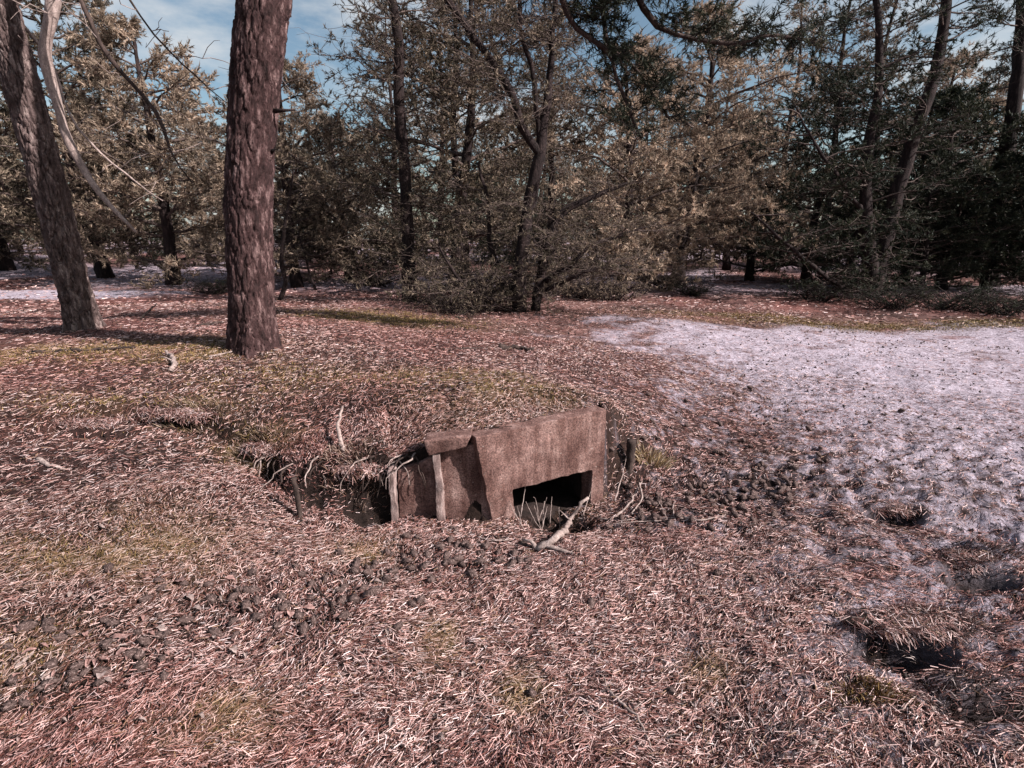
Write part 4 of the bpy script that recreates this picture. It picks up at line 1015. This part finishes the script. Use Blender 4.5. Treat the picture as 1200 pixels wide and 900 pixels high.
# grass tussocks round the hole at lower right
def tussock(u, v, n, rad, h, cols, label, lean):
    g = hit(u, v); x = np.clip(NP.normal(0, rad, n), -1.6 * rad, 1.6 * rad); y = np.clip(NP.normal(0, rad * .45, n), -.7 * rad, .7 * rad)
    d = np.stack([x * 4 / max(rad, .01) * .12 + lean[0] + NP.normal(0, .3, n), lean[1] + NP.normal(0, .3, n), np.full(n, .9)], 1); d /= np.linalg.norm(d, axis=1)[:, None]
    s = np.cross(d, NP.normal(0, 1, (n, 3))); s /= np.linalg.norm(s, axis=1)[:, None]; hh = (h * (.4 + .7 * NP.random(n)))[:, None]; w = .0016
    zt = terrain(g[0] + x, g[1] + y) - g[2]; c = np.stack([x, y, zt - .005], 1); dr = np.array([lean[0] * .3, lean[1] * .3, -.25])
    m = c + d * hh * .55; e = m + (d + dr) * hh * .5
    V = np.stack([c - s * w, c + s * w, m - s * w, m + s * w, e], 1).reshape(-1, 3); b = (np.arange(n) * 5)[:, None]
    me = mesh_np('grass_tussock', V, [b + np.array([[0, 1, 3, 2]]), b + np.array([[2, 3, 4]])]); C = np.array(cols)[NP.integers(0, len(cols), n)] * (.6 + .8 * NP.random(n))[:, None]; vcol(me, 'col', np.repeat(C, 5, axis=0))
    tag(link('grass_tussock', me, M_needle, None, g), label, 'grass')
gold = [(.20, .12, .04), (.28, .18, .07), (.10, .06, .025), (.36, .28, .22), (.20, .13, .09)]; grey = [(.10, .07, .065), (.24, .18, .17), (.04, .028, .025), (.38, .31, .30)]
tussock(1018, 812, 1300, .075, .05, gold, 'golden tuft of moss and grass at the lip of the dark hole', (0, -.3))
M_sod = mat_bark('black_sod', (.008, .006, .005), (.02, .014, .012), (.06, .04, .036), 3, bump_d=.01)
def clod(u, v, w, d, h, label, seed):
    g = hit(u, v); bm = bmesh.new(); bmesh.ops.create_icosphere(bm, subdivisions=4, radius=1)
    me = bpy.data.meshes.new('sod_lip'); bm.to_mesh(me); bm.free(); n = len(me.vertices); c = np.empty(n * 3, np.float32); me.vertices.foreach_get('co', c); c = c.reshape(-1, 3).astype(float)
    k = 1 + .35 * fbm(c[:, 0] * 2.2 + seed, c[:, 1] * 2.2, c[:, 2] * 2.2, 4, seed, .6); c *= k[:, None]
    c[:, 0] *= w / 2; c[:, 1] *= d / 2; c[:, 2] = np.where(c[:, 2] > 0, c[:, 2] * h * .45, c[:, 2] * h)
    me.vertices.foreach_set('co', c.astype(np.float32).ravel()); me.update()
    o = tag(link('sod_lip', me, M_sod, None, g - [0, 0, .008]), label, 'sod')
    # dry needles matted over its top and hanging off its rim
    m = int(9000 * w * d / .08); i = NP.integers(0, n, m); nv = np.empty(n * 3, np.float32); me.vertices.foreach_get('normal', nv); nv = nv.reshape(-1, 3)[i]
    kp = nv[:, 2] > NP.uniform(-.25, .5, m); b = c[i][kp] + NP.normal(0, .006, (kp.sum(), 3)); nv = nv[kp]; m = len(b)
    d3 = NP.normal(0, 1, (m, 3)) + [.8, -.9, -.3]; d3 -= nv * (d3 * nv).sum(1)[:, None] * .75; d3 /= np.linalg.norm(d3, axis=1)[:, None]
    sd = np.cross(d3, nv + NP.normal(0, .4, (m, 3))); sd /= np.linalg.norm(sd, axis=1)[:, None]; L = NP.uniform(.02, .055, (m, 1)); wd = NP.uniform(.0008, .0018, (m, 1))
    b = b + nv * NP.uniform(.001, .012, (m, 1)); e = b + d3 * L
    me2 = mesh_np('matted_needles', np.stack([b - sd * wd, b + sd * wd, e + sd * wd * .6, e - sd * wd * .6], 1).reshape(-1, 3), [np.arange(4 * m).reshape(-1, 4)])
    vcol(me2, 'col', np.repeat(PAL[NP.choice(len(PAL), m, p=PW)] * NP.uniform(.7, 1.2, (m, 1)), 4, axis=0))
    link('matted_needles', me2, M_needle, o)['kind'] = 'stuff'
clod(1075, 728, .46, .18, .06, 'black overhanging sod lip roofing the dark hole at lower right', 1)
clod(1052, 594, .30, .14, .04, 'black sod lip over the small hollow in the sand', 2)
clod(1155, 655, .36, .16, .045, 'black sod lip over the hollow at the right edge', 3)
clod(205, 484, .55, .16, .05, 'black sod lip along the eroded bank edge left of the cleft', 4)
clod(312, 524, .26, .16, .05, 'black sod lip over the cleft in the bank', 5)
clod(110, 494, .45, .14, .04, 'black sod lip near the left end of the eroded bank', 6)
clod(425, 548, .28, .16, .05, 'black root matted sod over the burrow beside the left rib', 7)
tussock(1105, 735, 900, .10, .09, grey, 'grey dry grass clump overhanging the dark hole from behind', (-.4, -.4))
tussock(1150, 835, 800, .12, .08, grey, 'dry grass clump right of the golden tuft', (.2, -.3))
tussock(1150, 650, 600, .12, .07, grey, 'dry grass clump above the hollow at the right edge', (-.2, -.4))
tussock(900, 870, 500, .12, .06, grey, 'dry grass clump at the bottom edge right of centre', (-.2, -.2))
tussock(765, 540, 350, .06, .13, [(.33, .24, .12), (.42, .33, .25), (.25, .16, .09)], 'dry straw grass tuft right of the blackened post', (.1, -.1))
tussock(240, 483, 700, .16, .08, [(.16, .11, .06), (.28, .2, .15), (.08, .05, .035)], 'mossy grass fringe on the eroded bank edge left', (0, -.5))
tussock(310, 520, 600, .12, .08, [(.15, .10, .06), (.28, .2, .16), (.08, .05, .035)], 'grass fringe over the dark cleft in the bank', (.1, -.5))
tussock(420, 540, 700, .11, .09, [(.30, .2, .16), (.38, .28, .24), (.14, .08, .06)], 'dry grass fringe over the burrow left of the panels', (.2, -.5))

for o in bpy.data.objects:
    if o.parent and o.name.split('.')[0] in ('branches', 'crown', 'foliage', 'stems'): o['kind'] = 'stuff'
